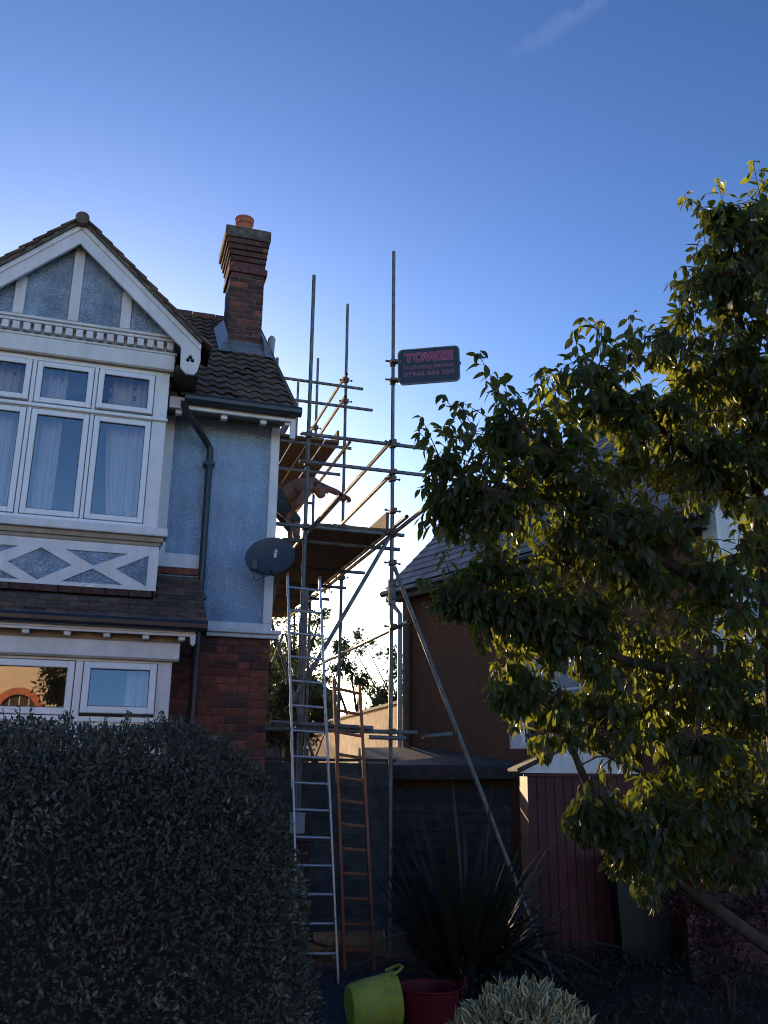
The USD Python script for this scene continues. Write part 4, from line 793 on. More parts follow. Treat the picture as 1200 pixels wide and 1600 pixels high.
for x0, x1 in ((-0.06, sw_ / 2 + 0.035), (sw_ / 2 + 0.041, sw_ + 0.06)): part(sh, 'gable_panel', MB().prism(Polygon(gb).intersection(sbox(x0, 0, x1, 1)), 0.0, 0.02, frame=(s0_ + UPV * 1.926 + sn * 0.005, sx, UPV, sn)), 'white_paint')
for sg_ in (-1, 1):
    c = s0_ + sx * sw_ / 2 + UPV * (1.93 + 0.32) ; d = sx * sg_ * (sw_ / 2 + 0.08) - UPV * 0.32; L = np.linalg.norm(d); d /= L; nn_ = np.cross(d, sn) * (1 if sg_ > 0 else -1); nn_ = nn_ if nn_[2] > 0 else -nn_
    part(sh, 'roof', MB().obox(c + d * L / 2 - sn * 0.32 + nn_ * 0.03, [d, sn, nn_], [L / 2, 0.40, 0.015]), 'roof_felt')
# wheelie bin and low wall on the right
def wheelie(name, label, mat, o, sx_, sn_, w=0.56, d=0.62, h=1.02):
    t = thing(name, label, 'wheelie bin', tuple(o))
    c = [(w * 0.42, d * 0.40, 0.10), (w * 0.5, d * 0.5, h)]
    pts = [np.array(o) + sx_ * a * q[0] + sn_ * b * q[1] + UPV * q[2] for q in c for a in (-1, 1) for b in (-1, 1)]
    part(t, 'body', MB().tm(trimesh.convex.convex_hull(np.array(pts))), mat)
    part(t, 'rim', MB().obox(np.array(o) + UPV * (h + 0.02), [sx_, sn_, UPV], [w * 0.53, d * 0.53, 0.02], c=0.012), mat)
    part(t, 'lid', MB().obox(np.array(o) + UPV * (h + 0.062), [sx_, sn_, UPV], [w * 0.55, d * 0.56, 0.02], c=0.018), mat)
    part(t, 'handle', MB().tube(np.array(o) - sn_ * d * 0.62 + UPV * (h + 0.02) - sx_ * w * 0.4, np.array(o) - sn_ * d * 0.62 + UPV * (h + 0.02) + sx_ * w * 0.4, 0.015, 8), mat)
    for a in (-1, 1): part(t, 'wheel', MB().tube(np.array(o) - sn_ * d * 0.42 + sx_ * a * w * 0.40 + UPV * 0.10, np.array(o) - sn_ * d * 0.42 + sx_ * a * w * 0.47 + UPV * 0.10, 0.10, 14), 'black_plastic')
wheelie('wheelie_bin', 'dark green wheelie bin in deep shade in front of the red shed', 'bin_green', np.array([5.62, 8.95, 0]), np.array([0.955, -0.296, 0]), np.array([-0.296, -0.955, 0]))
lw = thing('garden_wall', 'low dark red brick garden wall with a stone coping right of the wheelie bin', 'wall', (6.2, 7.9, 0))
w0, w1 = np.array([5.75, 8.25, 0]), np.array([8.2, 6.1, 0]); wx = (w1 - w0) / np.linalg.norm(w1 - w0); wn = np.array([wx[1], -wx[0], 0]); wl = np.linalg.norm(w1 - w0)
part(lw, 'core', MB().obox(w0 + wx * wl / 2 + UPV * 0.45, [wx, wn, UPV], [wl / 2, 0.10, 0.45]), 'mortar_red')
cours = MB()
for i in range(12):
    for j in range(11):
        a = j * 0.225 - (0.112 if i % 2 else 0)
        if a < 0 or a > wl - 0.2: continue
        cours.obox(w0 + wx * (a + 0.1125) + UPV * (i * 0.075 + 0.0375) + wn * 0.1, [wx, wn, UPV], [0.108, 0.008, 0.033], c=0.004)
part(lw, 'brickwork', cours, 'brick_dark', kind='stuff')
for k in range(5): part(lw, 'coping', MB().obox(w0 + wx * (k + 0.5) * wl / 5 + UPV * 0.935, [wx, wn, UPV], [wl / 10 - 0.005, 0.15, 0.03], c=0.01), 'dark_concrete')
rf = thing('rear_fence', 'plain dark timber fence closing the back of the gap behind the garden trees', 'fence', (3.0, 17.6, 0))
for k in range(16): part(rf, 'board', MB().box(1.4 + k * 0.205, 1.4 + k * 0.205 + 0.203, 17.6, 17.62, 0, 2.0, c=0.004), 'grey_boards')
for k in range(3): part(rf, 'rail', MB().box(1.4, 4.68, 17.622, 17.66, 0.3 + k * 0.75, 0.38 + k * 0.75), 'dark_timber')
# ---------------------------------------------------------------- gardens behind: sunlit wall, far house
look('sun_wall', (0.42, 0.28, 0.16), 0.9, scale=5.0, var=0.25, bump=0.4, bscale=30)
q0 = at_d(640, 1098, 15.0); q1 = np.array([q0[0] + 0.40, q0[1] + 9.0, 0])
gw_ = thing('rear_garden_wall', 'sunlit buff boundary wall at the back of the gap between the houses', 'wall', (q0[0], q0[1], 0))
part(gw_, 'wall', MB().beam((q0[0], q0[1], q0[2] / 2), (q1[0] - 0.0, q1[1], q0[2] / 2), 0.2, q0[2]), 'sun_wall')
part(gw_, 'coping', MB().beam((q0[0], q0[1], q0[2] + 0.03), (q1[0], q1[1], q0[2] + 0.03), 0.26, 0.06, c=0.01), 'dark_concrete')
fh = thing('far_house', 'small red brick house behind the garden trees beyond the scaffold', 'house', (6.2, 38.0, 0))
part(fh, 'wall', MB().box(3.6, 9.6, 38, 45, 0, 5.0), 'brick_dark')
part(fh, 'roof', MB().prism([(3.2, 4.95), (9.9, 4.95), (6.6, 7.2)], 37.6, 45.4), 'plain_tile')
for x in (4.6, 7.6):
    w = part(fh, 'window', MB().prism(sbox(x, 2.9, x + 1.2, 4.2).difference(sbox(x + 0.08, 2.98, x + 1.12, 4.12)), 37.93, 37.99), 'upvc'); part(w, 'pane', MB().box(x + 0.08, x + 1.12, 37.96, 37.97, 2.98, 4.12), 'pane_glass')

# ---------------------------------------------------------------- across the street, seen in the window
look('cream_render', (0.66, 0.52, 0.36), 0.9, var=0.05, scale=2.0, bump=0.2, bscale=30)
ch = thing('cream_building', 'cream rendered building with a brick arched window, mirrored in the lower bay window', 'building', (-6, -16, 0))
arch = lambda cx, z0, r, z1: unary_union([sbox(cx - r, z0, cx + r, z1), Point(cx, z1).buffer(r, quad_segs=16)])
ARC = [-2.65 - 3.4 * k for k in range(-2, 5)]
wl_ = sbox(-16, 0, 9, 6.15); aw = []
for cx in ARC:
    aw.append(arch(cx, 2.8, 0.58, 3.75)); wl_ = wl_.difference(aw[-1])
FB = (np.array([0, -16.0, 0]), np.array([1.0, 0, 0]), UPV, np.array([0, 1.0, 0]))
part(ch, 'wall', MB().prism(wl_, -0.4, 0.0, frame=FB), 'cream_render')
for cx, a_ in zip(ARC, aw):
    part(ch, 'brick_arch', MB().prism(arch(cx, 3.75, 0.80, 3.75).difference(a_), 0.001, 0.05, frame=FB), 'terracotta')
    w = part(ch, 'window', MB().prism(a_, -0.3, -0.25, frame=FB), 'dark_timber')
    part(w, 'glazing_bar', MB().prism(a_.intersection(unary_union([sbox(cx - 0.3 * q - 0.02, 0, cx - 0.3 * q + 0.02, 9) for q in (-1, 0, 1)])), -0.249, -0.22, frame=FB), 'grey_pipe')
part(ch, 'string_course', MB().box(-16, 9, -16.0, -15.93, 5.62, 5.75, c=0.01), 'white_render')
part(ch, 'coping', MB().box(-16.1, 9.1, -16.5, -15.9, 6.151, 6.25, c=0.01), 'white_render')
part(ch, 'side_wall', MB().box(-16, -15.7, -26, -16.41, 0, 6.15).box(8.7, 9, -26, -16.41, 0, 6.15).box(-16, 9, -26.3, -26.01, 0, 6.15), 'cream_render')
part(ch, 'flat_roof', MB().box(-15.69, 8.69, -26, -16.41, 5.8, 5.9), 'roof_felt')
# ================================================================ vegetation
def leaf_look(name, c1, c2, rough=0.45, trans=(0.2, 0.3, 0.03), tf=0.35, spec=0.5):
    nodes = {'g': ('geometry', {}), 'r': ('rgb_ramp', {'ramp': [(0.0, c1), (0.6, c2), (1.0, tuple(np.array(c2) * 1.25))]}), 'p': ('principled_bsdf', {'roughness': rough, 'specular_ior_level': spec}),
             'tr': ('rgb_ramp', {'ramp': [(0.0, tuple(np.array(trans) * 0.7)), (1.0, trans)]}), 't': ('translucent_bsdf', {}), 'x': ('mix_closure', {'fac': tf})}
    usdkit.material(stage, '/World/Looks/' + name, nodes, [('g.random_per_island', 'r.fac'), ('r.color', 'p.base_color'), ('g.random_per_island', 'tr.fac'), ('tr.color', 't.color'), ('p.BSDF', 'x.closure1'), ('t.BSDF', 'x.closure2')], surface='x.closure')
leaf_look('cherry_leaf', (0.022, 0.040, 0.014), (0.04, 0.066, 0.022), 0.42, (0.46, 0.52, 0.05), 0.34)
leaf_look('hedge_leaf', (0.06, 0.07, 0.058), (0.165, 0.175, 0.152), 0.5, (0.10, 0.14, 0.04), 0.15)
leaf_look('hedge_leaf_pale', (0.14, 0.165, 0.12), (0.36, 0.37, 0.31), 0.45, (0.14, 0.18, 0.06), 0.15)
leaf_look('garden_leaf', (0.022, 0.042, 0.016), (0.05, 0.075, 0.03), 0.5, (0.25, 0.32, 0.05), 0.3)
leaf_look('dark_leaf', (0.018, 0.028, 0.016), (0.035, 0.05, 0.026), 0.5, (0.10, 0.14, 0.03), 0.2)
leaf_look('red_leaf', (0.025, 0.010, 0.011), (0.045, 0.016, 0.015), 0.5, (0.2, 0.05, 0.03), 0.2)
leaf_look('flax_leaf', (0.022, 0.028, 0.022), (0.045, 0.052, 0.042), 0.55, (0.10, 0.12, 0.04), 0.1)
look('bark', (0.045, 0.030, 0.024), 0.9, scale=14.0, var=0.35, bump=0.7, bscale=40)
look('twig', (0.06, 0.035, 0.028), 0.85, scale=14.0, var=0.3)
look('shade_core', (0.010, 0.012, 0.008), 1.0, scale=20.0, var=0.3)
nodes = {'uv': ('uvmap', {'attribute': 'st'}), 's': ('separate_xyz', {}), 'n': ('noise_texture', {'scale': 30.0, 'detail': 3.0}), 'g': ('geometry', {}),
         'ad': ('math', {'math_type': 'multiply_add', 'value2': 0.30, 'value3': -0.15}), 'sm': ('math', {'math_type': 'add'}),
         'r': ('rgb_ramp', {'ramp': [(0.0, (0.09, 0.12, 0.06)), (0.38, (0.11, 0.15, 0.075)), (0.55, (0.46, 0.46, 0.29)), (1.0, (0.52, 0.51, 0.36))]}),
         'p': ('principled_bsdf', {'roughness': 0.45}), 't': ('translucent_bsdf', {'color': (0.25, 0.28, 0.08)}), 'x': ('mix_closure', {'fac': 0.15})}
usdkit.material(stage, '/World/Looks/variegated_leaf', nodes, [('uv.UV', 's.vector'), ('g.position', 'n.vector'), ('n.fac', 'ad.value1'), ('ad.value', 'sm.value1'), ('s.x', 'sm.value2'), ('sm.value', 'r.fac'), ('r.color', 'p.base_color'), ('p.BSDF', 'x.closure1'), ('t.BSDF', 'x.closure2')], surface='x.closure')

def leaves(pos, axis, nrm, L, W, segs=4, fold=0.35, droop=0.25, tipped=True, twist=0.0):
    """a batch of folded leaf blades: (vertices per leaf, faces of one leaf, u across)"""
    pos, axis, nrm = [np.asarray(q, float) for q in (pos, axis, nrm)]; n = len(pos)
    axis = axis / np.linalg.norm(axis, axis=1, keepdims=True); side = np.cross(axis, nrm); side /= np.maximum(np.linalg.norm(side, axis=1, keepdims=True), 1e-6); up_ = np.cross(side, axis)
    L = np.broadcast_to(L, n)[:, None]; W = np.broadcast_to(W, n)[:, None]
    t = np.linspace(0, 1, segs + 1); prof = np.sin(np.pi * t ** 0.8) ** 0.75 if tipped else np.sin(np.pi * t) ** 0.6
    prof[0] = 0.06; prof[-1] = 0.02; V = []; u = []
    droop = np.broadcast_to(droop, n)[:, None]; fold = np.broadcast_to(fold, n)[:, None]; twist = np.broadcast_to(twist, n)[:, None]; side0, up0 = side, up_
    for tt, pw in zip(t, prof):
        side = side0 * np.cos(twist * tt) + up0 * np.sin(twist * tt); up_ = up0 * np.cos(twist * tt) - side0 * np.sin(twist * tt)
        c = pos + axis * L * tt - up0 * L * droop * tt ** 2
        for s in (-1, 0, 1):
            V.append(c + side * W * 0.5 * pw * s + up_ * W * 0.5 * pw * fold * abs(s)); u.append(abs(s))
    V = np.stack(V, 1); F = []
    for i in range(segs):
        a = i * 3; F += [[a, a + 1, a + 4, a + 3], [a + 1, a + 2, a + 5, a + 4]]
    F = np.array(F); F = np.vstack([F[:, [0, 1, 2]], F[:, [0, 2, 3]]])
    return V, F, np.array(u)
def join(V, F):
    n, k = V.shape[:2]; return V.reshape(-1, 3), (F[None] + (np.arange(n) * k)[:, None, None]).reshape(-1, 3)
def uv_part(parent, name, V, F, u, mat, kind=None):
    p = numbered(parent, name); v, f = join(V, F); uv = np.c_[np.tile(u, len(V)), np.zeros(len(V) * len(u))]
    pr = usdkit.mesh(stage, p, (v - LOC[parent], f), '/World/Looks/' + mat, uv=uv).GetPrim(); tag(pr, kind=kind); LOC[p] = LOC[parent]
def unit(v): return v / np.maximum(np.linalg.norm(v, axis=-1, keepdims=True), 1e-9)

# ---------------------------------------------------------------- clipped hedge bush, lower left
R = np.random.default_rng(41)
def camdir(lat, f): return np.array([lat * math.cos(YAW) + f * math.sin(YAW), f * math.cos(YAW) - lat * math.sin(YAW), 0])
hc = camdir(-1.55, 4.95); hx = camdir(1, 0); hy = camdir(0, 1); HA, HB, HH = 1.22, 1.0, 2.13
hb = thing('rounded_bush', 'large grey green clipped dome shaped bush in front of the bay window', 'bush', tuple(hc))
def dome(th, ph, e=0.62):
    c, s = np.cos(ph), np.sin(ph); pw = lambda q: np.sign(q) * np.abs(q) ** e
    return np.stack([pw(c) * np.sign(np.cos(th)) * np.abs(np.cos(th)) ** 0.88, pw(c) * np.sign(np.sin(th)) * np.abs(np.sin(th)) ** 0.88, pw(s)], -1)
def dome_pts(n, r):
    th = r.uniform(0, 2 * np.pi, n * 2); ph = np.arcsin(r.uniform(0.0, 1.0, n * 2) ** 0.9); d = dome(th, ph)
    # keep the side towards the camera dense
    keep = (d[:, 1] < 0.25) | (r.random(n * 2) < 0.35); d = d[keep][:n]
    p = hc + d[:, :1] * HA * hx + d[:, 1:2] * HB * hy + d[:, 2:] * np.array([0, 0, HH]); nv = unit(d[:, :1] / HA * hx + d[:, 1:2] / HB * hy + d[:, 2:] ** 3 / HH * UPV)
    return p, nv
p, nv = dome_pts(46000, R)
bumps = 0.16 * noise3(p, 2.2, 3) + 0.14 * noise3(p, 6.0, 5)
p = p + nv * (bumps - np.abs(R.normal(0, 0.055, len(p))) + 0.02)[:, None]
ax = unit(nv * 0.7 + R.normal(0, 0.6, p.shape) + [0, 0, 0.35]); 
V, F, u = leaves(p, ax, unit(nv + R.normal(0, 0.5, p.shape)), R.uniform(0.016, 0.042, len(p)), R.uniform(0.009, 0.021, len(p)), segs=2, fold=R.uniform(0.0, 0.6, len(p)), droop=R.uniform(-0.1, 0.4, len(p)))
pick = (noise3(p, 3.0, 9) + R.normal(0, 0.10, len(p))) > 0.13
vf = join(V[~pick], F); part(hb, 'foliage', MB().add(*vf), 'hedge_leaf', kind='stuff')
vf = join(V[pick], F); part(hb, 'young_foliage', MB().add(*vf), 'hedge_leaf_pale', kind='stuff')
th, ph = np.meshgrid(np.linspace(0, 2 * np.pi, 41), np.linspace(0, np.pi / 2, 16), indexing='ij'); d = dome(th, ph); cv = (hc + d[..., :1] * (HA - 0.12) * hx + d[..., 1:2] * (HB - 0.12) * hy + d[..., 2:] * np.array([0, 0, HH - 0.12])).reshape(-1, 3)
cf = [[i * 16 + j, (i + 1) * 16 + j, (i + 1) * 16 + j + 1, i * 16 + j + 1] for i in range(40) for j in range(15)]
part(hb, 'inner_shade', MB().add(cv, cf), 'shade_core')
# stray shoots standing proud of the clipped surface
mb = MB(); sp, sa, sl_ = [], [], []
p, nv = dome_pts(1500, R); sel = (nv[:, 2] > 0.25) | (R.random(len(p)) < 0.25); p, nv = p[sel][:420], nv[sel][:420]
p = p + nv * (0.16 * noise3(p, 2.2, 3))[:, None]
for q, n_ in zip(p, nv):
    L = R.uniform(0.03, 0.11); d = unit(n_ * 0.6 + np.array([0, 0, 0.8]) + R.normal(0, 0.3, 3)); e = q + d * L; mb.tube(q - d * 0.05, e, 0.0022, 4)
    k = max(3, int(L / 0.014))
    for j in range(k): sp.append(q + d * L * (j + 1) / k); sa.append(unit(d * 0.6 + R.normal(0, 0.8, 3))); sl_.append(R.uniform(0.018, 0.030))
part(hb, 'twigs', mb, 'twig', kind='stuff')
V, F, u = leaves(sp, sa, unit(R.normal(0, 1, (len(sp), 3)) + UPV), np.array(sl_), np.array(sl_) * 0.5, segs=2)
vf = join(V, F); part(hb, 'shoot_leaves', MB().add(*vf), 'hedge_leaf', kind='stuff')

# ---------------------------------------------------------------- cherry tree
R = np.random.default_rng(77)
K = 1.0
def W(x, y, d): return at_d(x, y, d)
base = W(1235, 1690, 5.5); base[2] = 0.0
ct = thing('cherry_tree', 'tall cherry tree with drooping backlit leaves filling the right side', 'tree', tuple(base))
limbs = {
 'trunk': [base, W(1232, 1520, 5.5), W(1222, 1300, 5.6), W(1205, 1050, 5.7), W(1185, 800, 5.7), W(1165, 600, 5.7), W(1150, 450, 5.65), W(1128, 330, 5.6)],
 'a': [W(1230, 1500, 5.5), W(1120, 1420, 5.35), W(1015, 1335, 5.25), W(935, 1250, 5.15), W(900, 1185, 5.1), W(868, 1120, 5.1), W(820, 1085, 5.1)],
 'b': [W(1212, 1150, 5.65), W(1120, 1080, 5.6), W(1030, 1045, 5.5), W(960, 1025, 5.4), W(880, 970, 5.3), W(800, 930, 5.25), W(730, 930, 5.2)],
 'c': [W(1200, 1000, 5.7), W(1080, 900, 5.6), W(980, 850, 5.5), W(880, 800, 5.35), W(790, 770, 5.2), W(720, 755, 5.15), W(690, 730, 5.15)],
 'd': [W(1000, 860, 5.5), W(920, 780, 5.4), W(850, 700, 5.3), W(800, 650, 5.25), W(770, 600, 5.2)],
 'e': [W(1185, 800, 5.7), W(1090, 720, 5.65), W(1010, 650, 5.55), W(950, 590, 5.45), W(915, 560, 5.4)],
 'f': [W(1170, 650, 5.7), W(1110, 590, 5.65), W(1060, 540, 5.6), W(1010, 525, 5.55)],
 'g': [W(1230, 1400, 5.55), W(1160, 1330, 5.3), W(1080, 1280, 5.2), W(1000, 1270, 5.1)],
 'h': [W(1215, 1200, 5.6), W(1300, 1000, 5.5), W(1330, 800, 5.4)], 'i': [W(1170, 700, 5.7), W(1250, 560, 5.8), W(1240, 430, 5.8)],
 'j': [W(1060, 1060, 5.55), W(1000, 1120, 5.4), W(950, 1140, 5.25)], 'k': [W(1150, 870, 5.65), W(1100, 1000, 5.3), W(1090, 1150, 5.1)]}
def smooth_path(pts, n=8):
    pts = np.array(pts); t = np.arange(len(pts)); tt = np.linspace(0, len(pts) - 1, n * (len(pts) - 1) + 1)
    from scipy.interpolate import CubicSpline
    return CubicSpline(t, pts)(tt)
skel = []; srad = []
for nm, pts in limbs.items():
    q = smooth_path(pts, 5); q = q + 0.02 * np.stack([noise3(q, 4.0, s) for s in (1, 2, 3)], 1); n = len(q)
    r0, r1 = (0.085, 0.012) if nm == 'trunk' else ((0.045, 0.008) if nm in 'abc' else (0.028, 0.006))
    rad = np.linspace(r0, r1, n); skel.append(q); srad.append(rad)
    part(ct, 'trunk' if nm == 'trunk' else 'limb', MB().path(q, rad, 10), 'bark', 40)
SK = np.vstack(skel)
blobs = [(1150, 400, 5.6, .26), (1185, 510, 5.6, .40), (1095, 560, 5.6, .27), (1010, 590, 5.5, .30), (935, 610, 5.4, .25), (1150, 680, 5.6, .50), (1030, 710, 5.5, .42), (910, 700, 5.4, .33), (820, 690, 5.3, .26), (760, 725, 5.2, .25), (700, 745, 5.2, .16),
 (850, 800, 5.3, .36), (750, 810, 5.2, .20), (690, 800, 5.2, .11), (970, 850, 5.5, .46), (1080, 830, 5.7, .40), (870, 905, 5.4, .30), (785, 905, 5.3, .22), (722, 935, 5.2, .11), (1010, 970, 5.4, .38), (1090, 1010, 5.5, .40), (900, 1000, 5.3, .22), (845, 1110, 5.15, .22),
 (940, 1120, 5.2, .28), (795, 1085, 5.1, .12), (1050, 1130, 5.3, .38), (1170, 1110, 5.4, .40), (1080, 1240, 5.2, .33), (1190, 1290, 5.3, .36), (1010, 1290, 5.0, .18), (1180, 780, 5.4, .28), (1160, 930, 5.2, .26),
 (1260, 620, 5.7, .5), (1310, 850, 5.6, .55), (1310, 1100, 5.5, .5), (1240, 430, 5.8, .36), (1200, 350, 5.7, .17), (1225, 560, 5.5, .35), (1290, 1300, 5.5, .4), (1050, 950, 6.2, .45), (1130, 1150, 6.1, .45), (960, 780, 6.0, .35), (1120, 720, 6.3, .45),
 (900, 1065, 5.3, .20), (1000, 1060, 5.6, .30), (1000, 1200, 5.3, .26), (1000, 1360, 5.0, .16), (950, 1300, 5.0, .12), (790, 980, 5.3, .14), (840, 970, 5.3, .16), (940, 930, 5.6, .3), (1180, 1200, 5.6, .4), (1090, 1120, 5.6, .36), (780, 860, 5.3, .18), (1060, 640, 5.9, .34), (1220, 700, 5.4, .34), (760, 965, 5.3, .15), (800, 1015, 5.3, .16), (835, 1030, 5.4, .18), (920, 1290, 5.05, .13), (975, 1330, 5.05, .14), (1050, 1300, 5.2, .2), (1110, 1310, 5.3, .2), (700, 935, 5.2, .07), (1190, 1040, 6.0, .32), (1195, 1220, 6.0, .36), (1100, 480, 5.7, .20), (1130, 345, 5.6, .10), (1190, 430, 5.6, .26), (960, 660, 5.5, .24), (870, 760, 5.6, .26)]
LP, LA, LN, LL = [], [], [], []; tw = MB()
def leaf_on(q, out, L):
    LP.append(q); a = unit(out * R.uniform(0.35, 0.9) + np.array([0, 0, -1.0]) * R.uniform(0.3, 1.15) + R.normal(0, 0.18, 3)); LA.append(a)
    LN.append(unit(out * 0.3 + np.array([0, 0, 0.9]) + R.normal(0, 0.45, 3))); LL.append(L)
def twig(a, b, r0, nl, l0=0.4, size=(0.068, 0.114)):
    m = (a + b) / 2 + R.normal(0, 0.06, 3) * np.linalg.norm(b - a) + np.array([0, 0, 0.10 * np.linalg.norm(b - a)])
    t = np.linspace(0, 1, 7)[:, None]; q = (1 - t) ** 2 * a + 2 * t * (1 - t) * m + t ** 2 * b; tw.path(q, np.linspace(r0, 0.0018, 7), 5)
    for k in range(nl):
        u_ = l0 + (1 - l0) * (k + R.uniform(0.2, 0.8)) / nl; c = (1 - u_) ** 2 * a + 2 * u_ * (1 - u_) * m + u_ ** 2 * b; ang = k * 2.4 + R.uniform(-0.4, 0.4)
        d = unit(b - a); s = unit(np.cross(d, UPV + [0.01, 0.02, 0])); w = np.cross(s, d); o = unit(math.cos(ang) * s + math.sin(ang) * w + d * 0.5)
        pe = R.uniform(0.018, 0.035); leaf_on(c + o * pe, o, R.uniform(*size) * (1 - 0.35 * max(0, u_ - 0.8) / 0.2)); tw.tube(c, c + o * pe, 0.0012, 3)
    for k in range(3): leaf_on(b, unit(R.normal(0, 1, 3) + [0, 0, 0.3]), R.uniform(0.05, 0.085))
for x, y, d, r in blobs:
    c = W(x, y, d); r = r * 1.14; n = int(11 + 104 * r * r)
    for i in range(n):
        o = unit(R.normal(0, 1, 3)) * r * R.uniform(0.3, 1.0) ** 0.6 * [1, 1, 1]; e = c + o
        near = SK[np.argmin(np.linalg.norm(SK - e, axis=1))]; v = e - near; L = np.linalg.norm(v)
        a = e - v * min(1, 0.42 / max(L, 1e-6)) if L > 0.42 else near
        twig(a, e, 0.004, int(R.integers(8, 14)))
shoots = [(792, 650, 745, 552, 5.2), (870, 640, 862, 585, 5.3), (915, 610, 898, 516, 5.4), (1000, 570, 985, 492, 5.5), (1045, 545, 1030, 505, 5.55), (1145, 420, 1120, 282, 5.6), (1112, 455, 1098, 350, 5.6), (1085, 510, 1076, 440, 5.6), (705, 745, 656, 676, 5.15), (1180, 420, 1200, 345, 5.7),
 (722, 832, 658, 815, 5.2), (820, 665, 808, 618, 5.25), (830, 1095, 768, 1090, 5.1), (735, 925, 690, 945, 5.2), (760, 730, 722, 640, 5.2), (940, 620, 945, 520, 5.4), (975, 585, 960, 545, 5.5), (860, 690, 838, 600, 5.3), (720, 790, 668, 745, 5.15), (880, 1080, 850, 1180, 5.1), (960, 1180, 905, 1235, 5.05), (1090, 1250, 1020, 1330, 5.0), (1150, 400, 1140, 330, 5.6)]
for x, y, d, r in blobs:      # longer leading shoots break up the outline
    if y > 1000 or d > 5.85: continue
    c = W(x, y, d)
    for i in range(2 if r < 0.2 else 4):
        o = unit(R.normal(0, 1, 3) * [1, 0.7, 0.6] + [-0.35, 0, 0.9]); e = c + o * (r * 1.1 + R.uniform(0.06, 0.24)); a = c + o * r * 0.5
        twig(a, e, 0.004, int(np.linalg.norm(e - a) / 0.028) + 2, 0.05, (0.065, 0.11))
for x0, y0, x1, y1, d in shoots:
    a, b = W(x0, y0, d), W(x1, y1, d - 0.03); near = SK[np.argmin(np.linalg.norm(SK - a, axis=1))]
    if np.linalg.norm(near - a) > 0.05: tw.path(np.array([near, (near + a) / 2 + [0, 0, 0.02], a]), [0.006, 0.005, 0.004], 5)
    twig(a, b, 0.004, int(np.linalg.norm(b - a) / 0.026) + 3, 0.02, (0.075, 0.115))
part(ct, 'twigs', tw, 'twig', kind='stuff')
LP, LA, LN, LL = map(np.array, (LP, LA, LN, LL))
V, F, u = leaves(LP, LA, LN, LL, LL * R.uniform(0.34, 0.52, len(LL)), segs=4, fold=R.uniform(0.05, 0.55, len(LL)), droop=R.uniform(0.0, 0.45, len(LL)), twist=R.normal(0, 0.5, len(LL)))
px = np.array([(600 + FPX * np.dot(q - EYEP, rt) / np.dot(q - EYEP, fw), 800 - FPX * np.dot(q - EYEP, up) / np.dot(q - EYEP, fw), np.dot(q - EYEP, fw)) for q in LP])
score = np.where((px[:, 0] < 1195) & (px[:, 1] < 1350), LL / px[:, 2], 0); order = np.argsort(-score); single_ids = order[:295]
for i in single_ids: part(ct, 'leaf', MB().add(V[i], F), 'cherry_leaf')
vf = join(V[order[295:]], F); part(ct, 'foliage', MB().add(*vf), 'cherry_leaf', kind='stuff')
print('cherry leaves', len(LP))

# ---------------------------------------------------------------- flax clump
R = np.random.default_rng(5)
pc = np.array([3.40, 8.35, 0]); fx = thing('flax_clump', 'big spiky clump of dark sword shaped flax leaves under the raking scaffold pole', 'plant', tuple(pc))
for k in range(260):
    az = R.uniform(0, 2 * np.pi); spread = R.uniform(0.02, 1.0) ** 0.75; L = R.uniform(0.85, 1.85) * (1.08 - 0.3 * spread); out = np.array([math.cos(az), math.sin(az), 0])
    b0 = pc + out * R.uniform(0.0, 0.16); n = 7; t = np.linspace(0, 1, n); lean = 0.08 + 0.85 * spread; bend = R.uniform(0.0, 0.35) * spread
    if R.random() < 0.25: bend += R.uniform(0.3, 0.9)
    c = b0 + np.outer(t * L * math.sin(lean) + bend * L * t ** 2 * 0.5, out) + np.outer(t * L * math.cos(lean) - bend * L * t ** 3 * 0.6, UPV)
    c[:, 2] = np.maximum(c[:, 2], 0.02)
    if (np.linalg.norm(c[:, :2] - [2.66, 7.30], axis=1) < 0.36).any(): continue
    s = np.array([-out[1], out[0], 0]); w = 0.034 * np.array([0.7, 0.95, 1.0, 0.95, 0.8, 0.5, 0.04]) * R.uniform(0.8, 1.25); tw_ = R.uniform(-0.7, 0.7); s = s * math.cos(tw_) + UPV * math.sin(tw_) * 0.4
    vv = np.vstack([c - np.outer(w, s) , c - np.outer(w * 0.3, out), c + np.outer(w, s)]); f = []
    for i in range(n - 1): f += [[i, i + n, i + n + 1, i + 1], [i + n, i + 2 * n, i + 2 * n + 1, i + n + 1]]
    part(fx, 'leaf', MB().add(vv, f), 'flax_leaf')

# ---------------------------------------------------------------- variegated shrub at the bottom
R = np.random.default_rng(8)
vc = camdir(0.725, 4.98); VR, VH = 0.47, 0.86
vs = thing('variegated_shrub', 'small rounded shrub with cream edged pointed leaves at the bottom edge', 'shrub', tuple(vc))
n = 3200; th = R.uniform(0, 2 * np.pi, n); ph = np.arcsin(R.uniform(0.05, 1, n)); d = np.stack([np.cos(ph) ** 0.8 * np.cos(th), np.cos(ph) ** 0.8 * np.sin(th), np.sin(ph) ** 0.8], 1)
p = vc + d * [VR, VR, 1] * np.array([1, 1, VH]) * R.uniform(0.86, 1.0, n)[:, None]; p = p + unit(d) * (0.12 * noise3(p, 5.0, 2))[:, None]; nv = unit(d / [VR, VR, VH])
LLv = R.uniform(0.045, 0.085, n); V, F, u = leaves(p, unit(nv * 0.7 + R.normal(0, 0.45, (n, 3)) + [0, 0, 0.6]), unit(nv + R.normal(0, 0.5, (n, 3))), LLv, LLv * R.uniform(0.28, 0.46, n), segs=3, fold=R.uniform(0.2, 0.8, n), droop=R.uniform(-0.2, 0.5, n), twist=R.normal(0, 0.5, n))
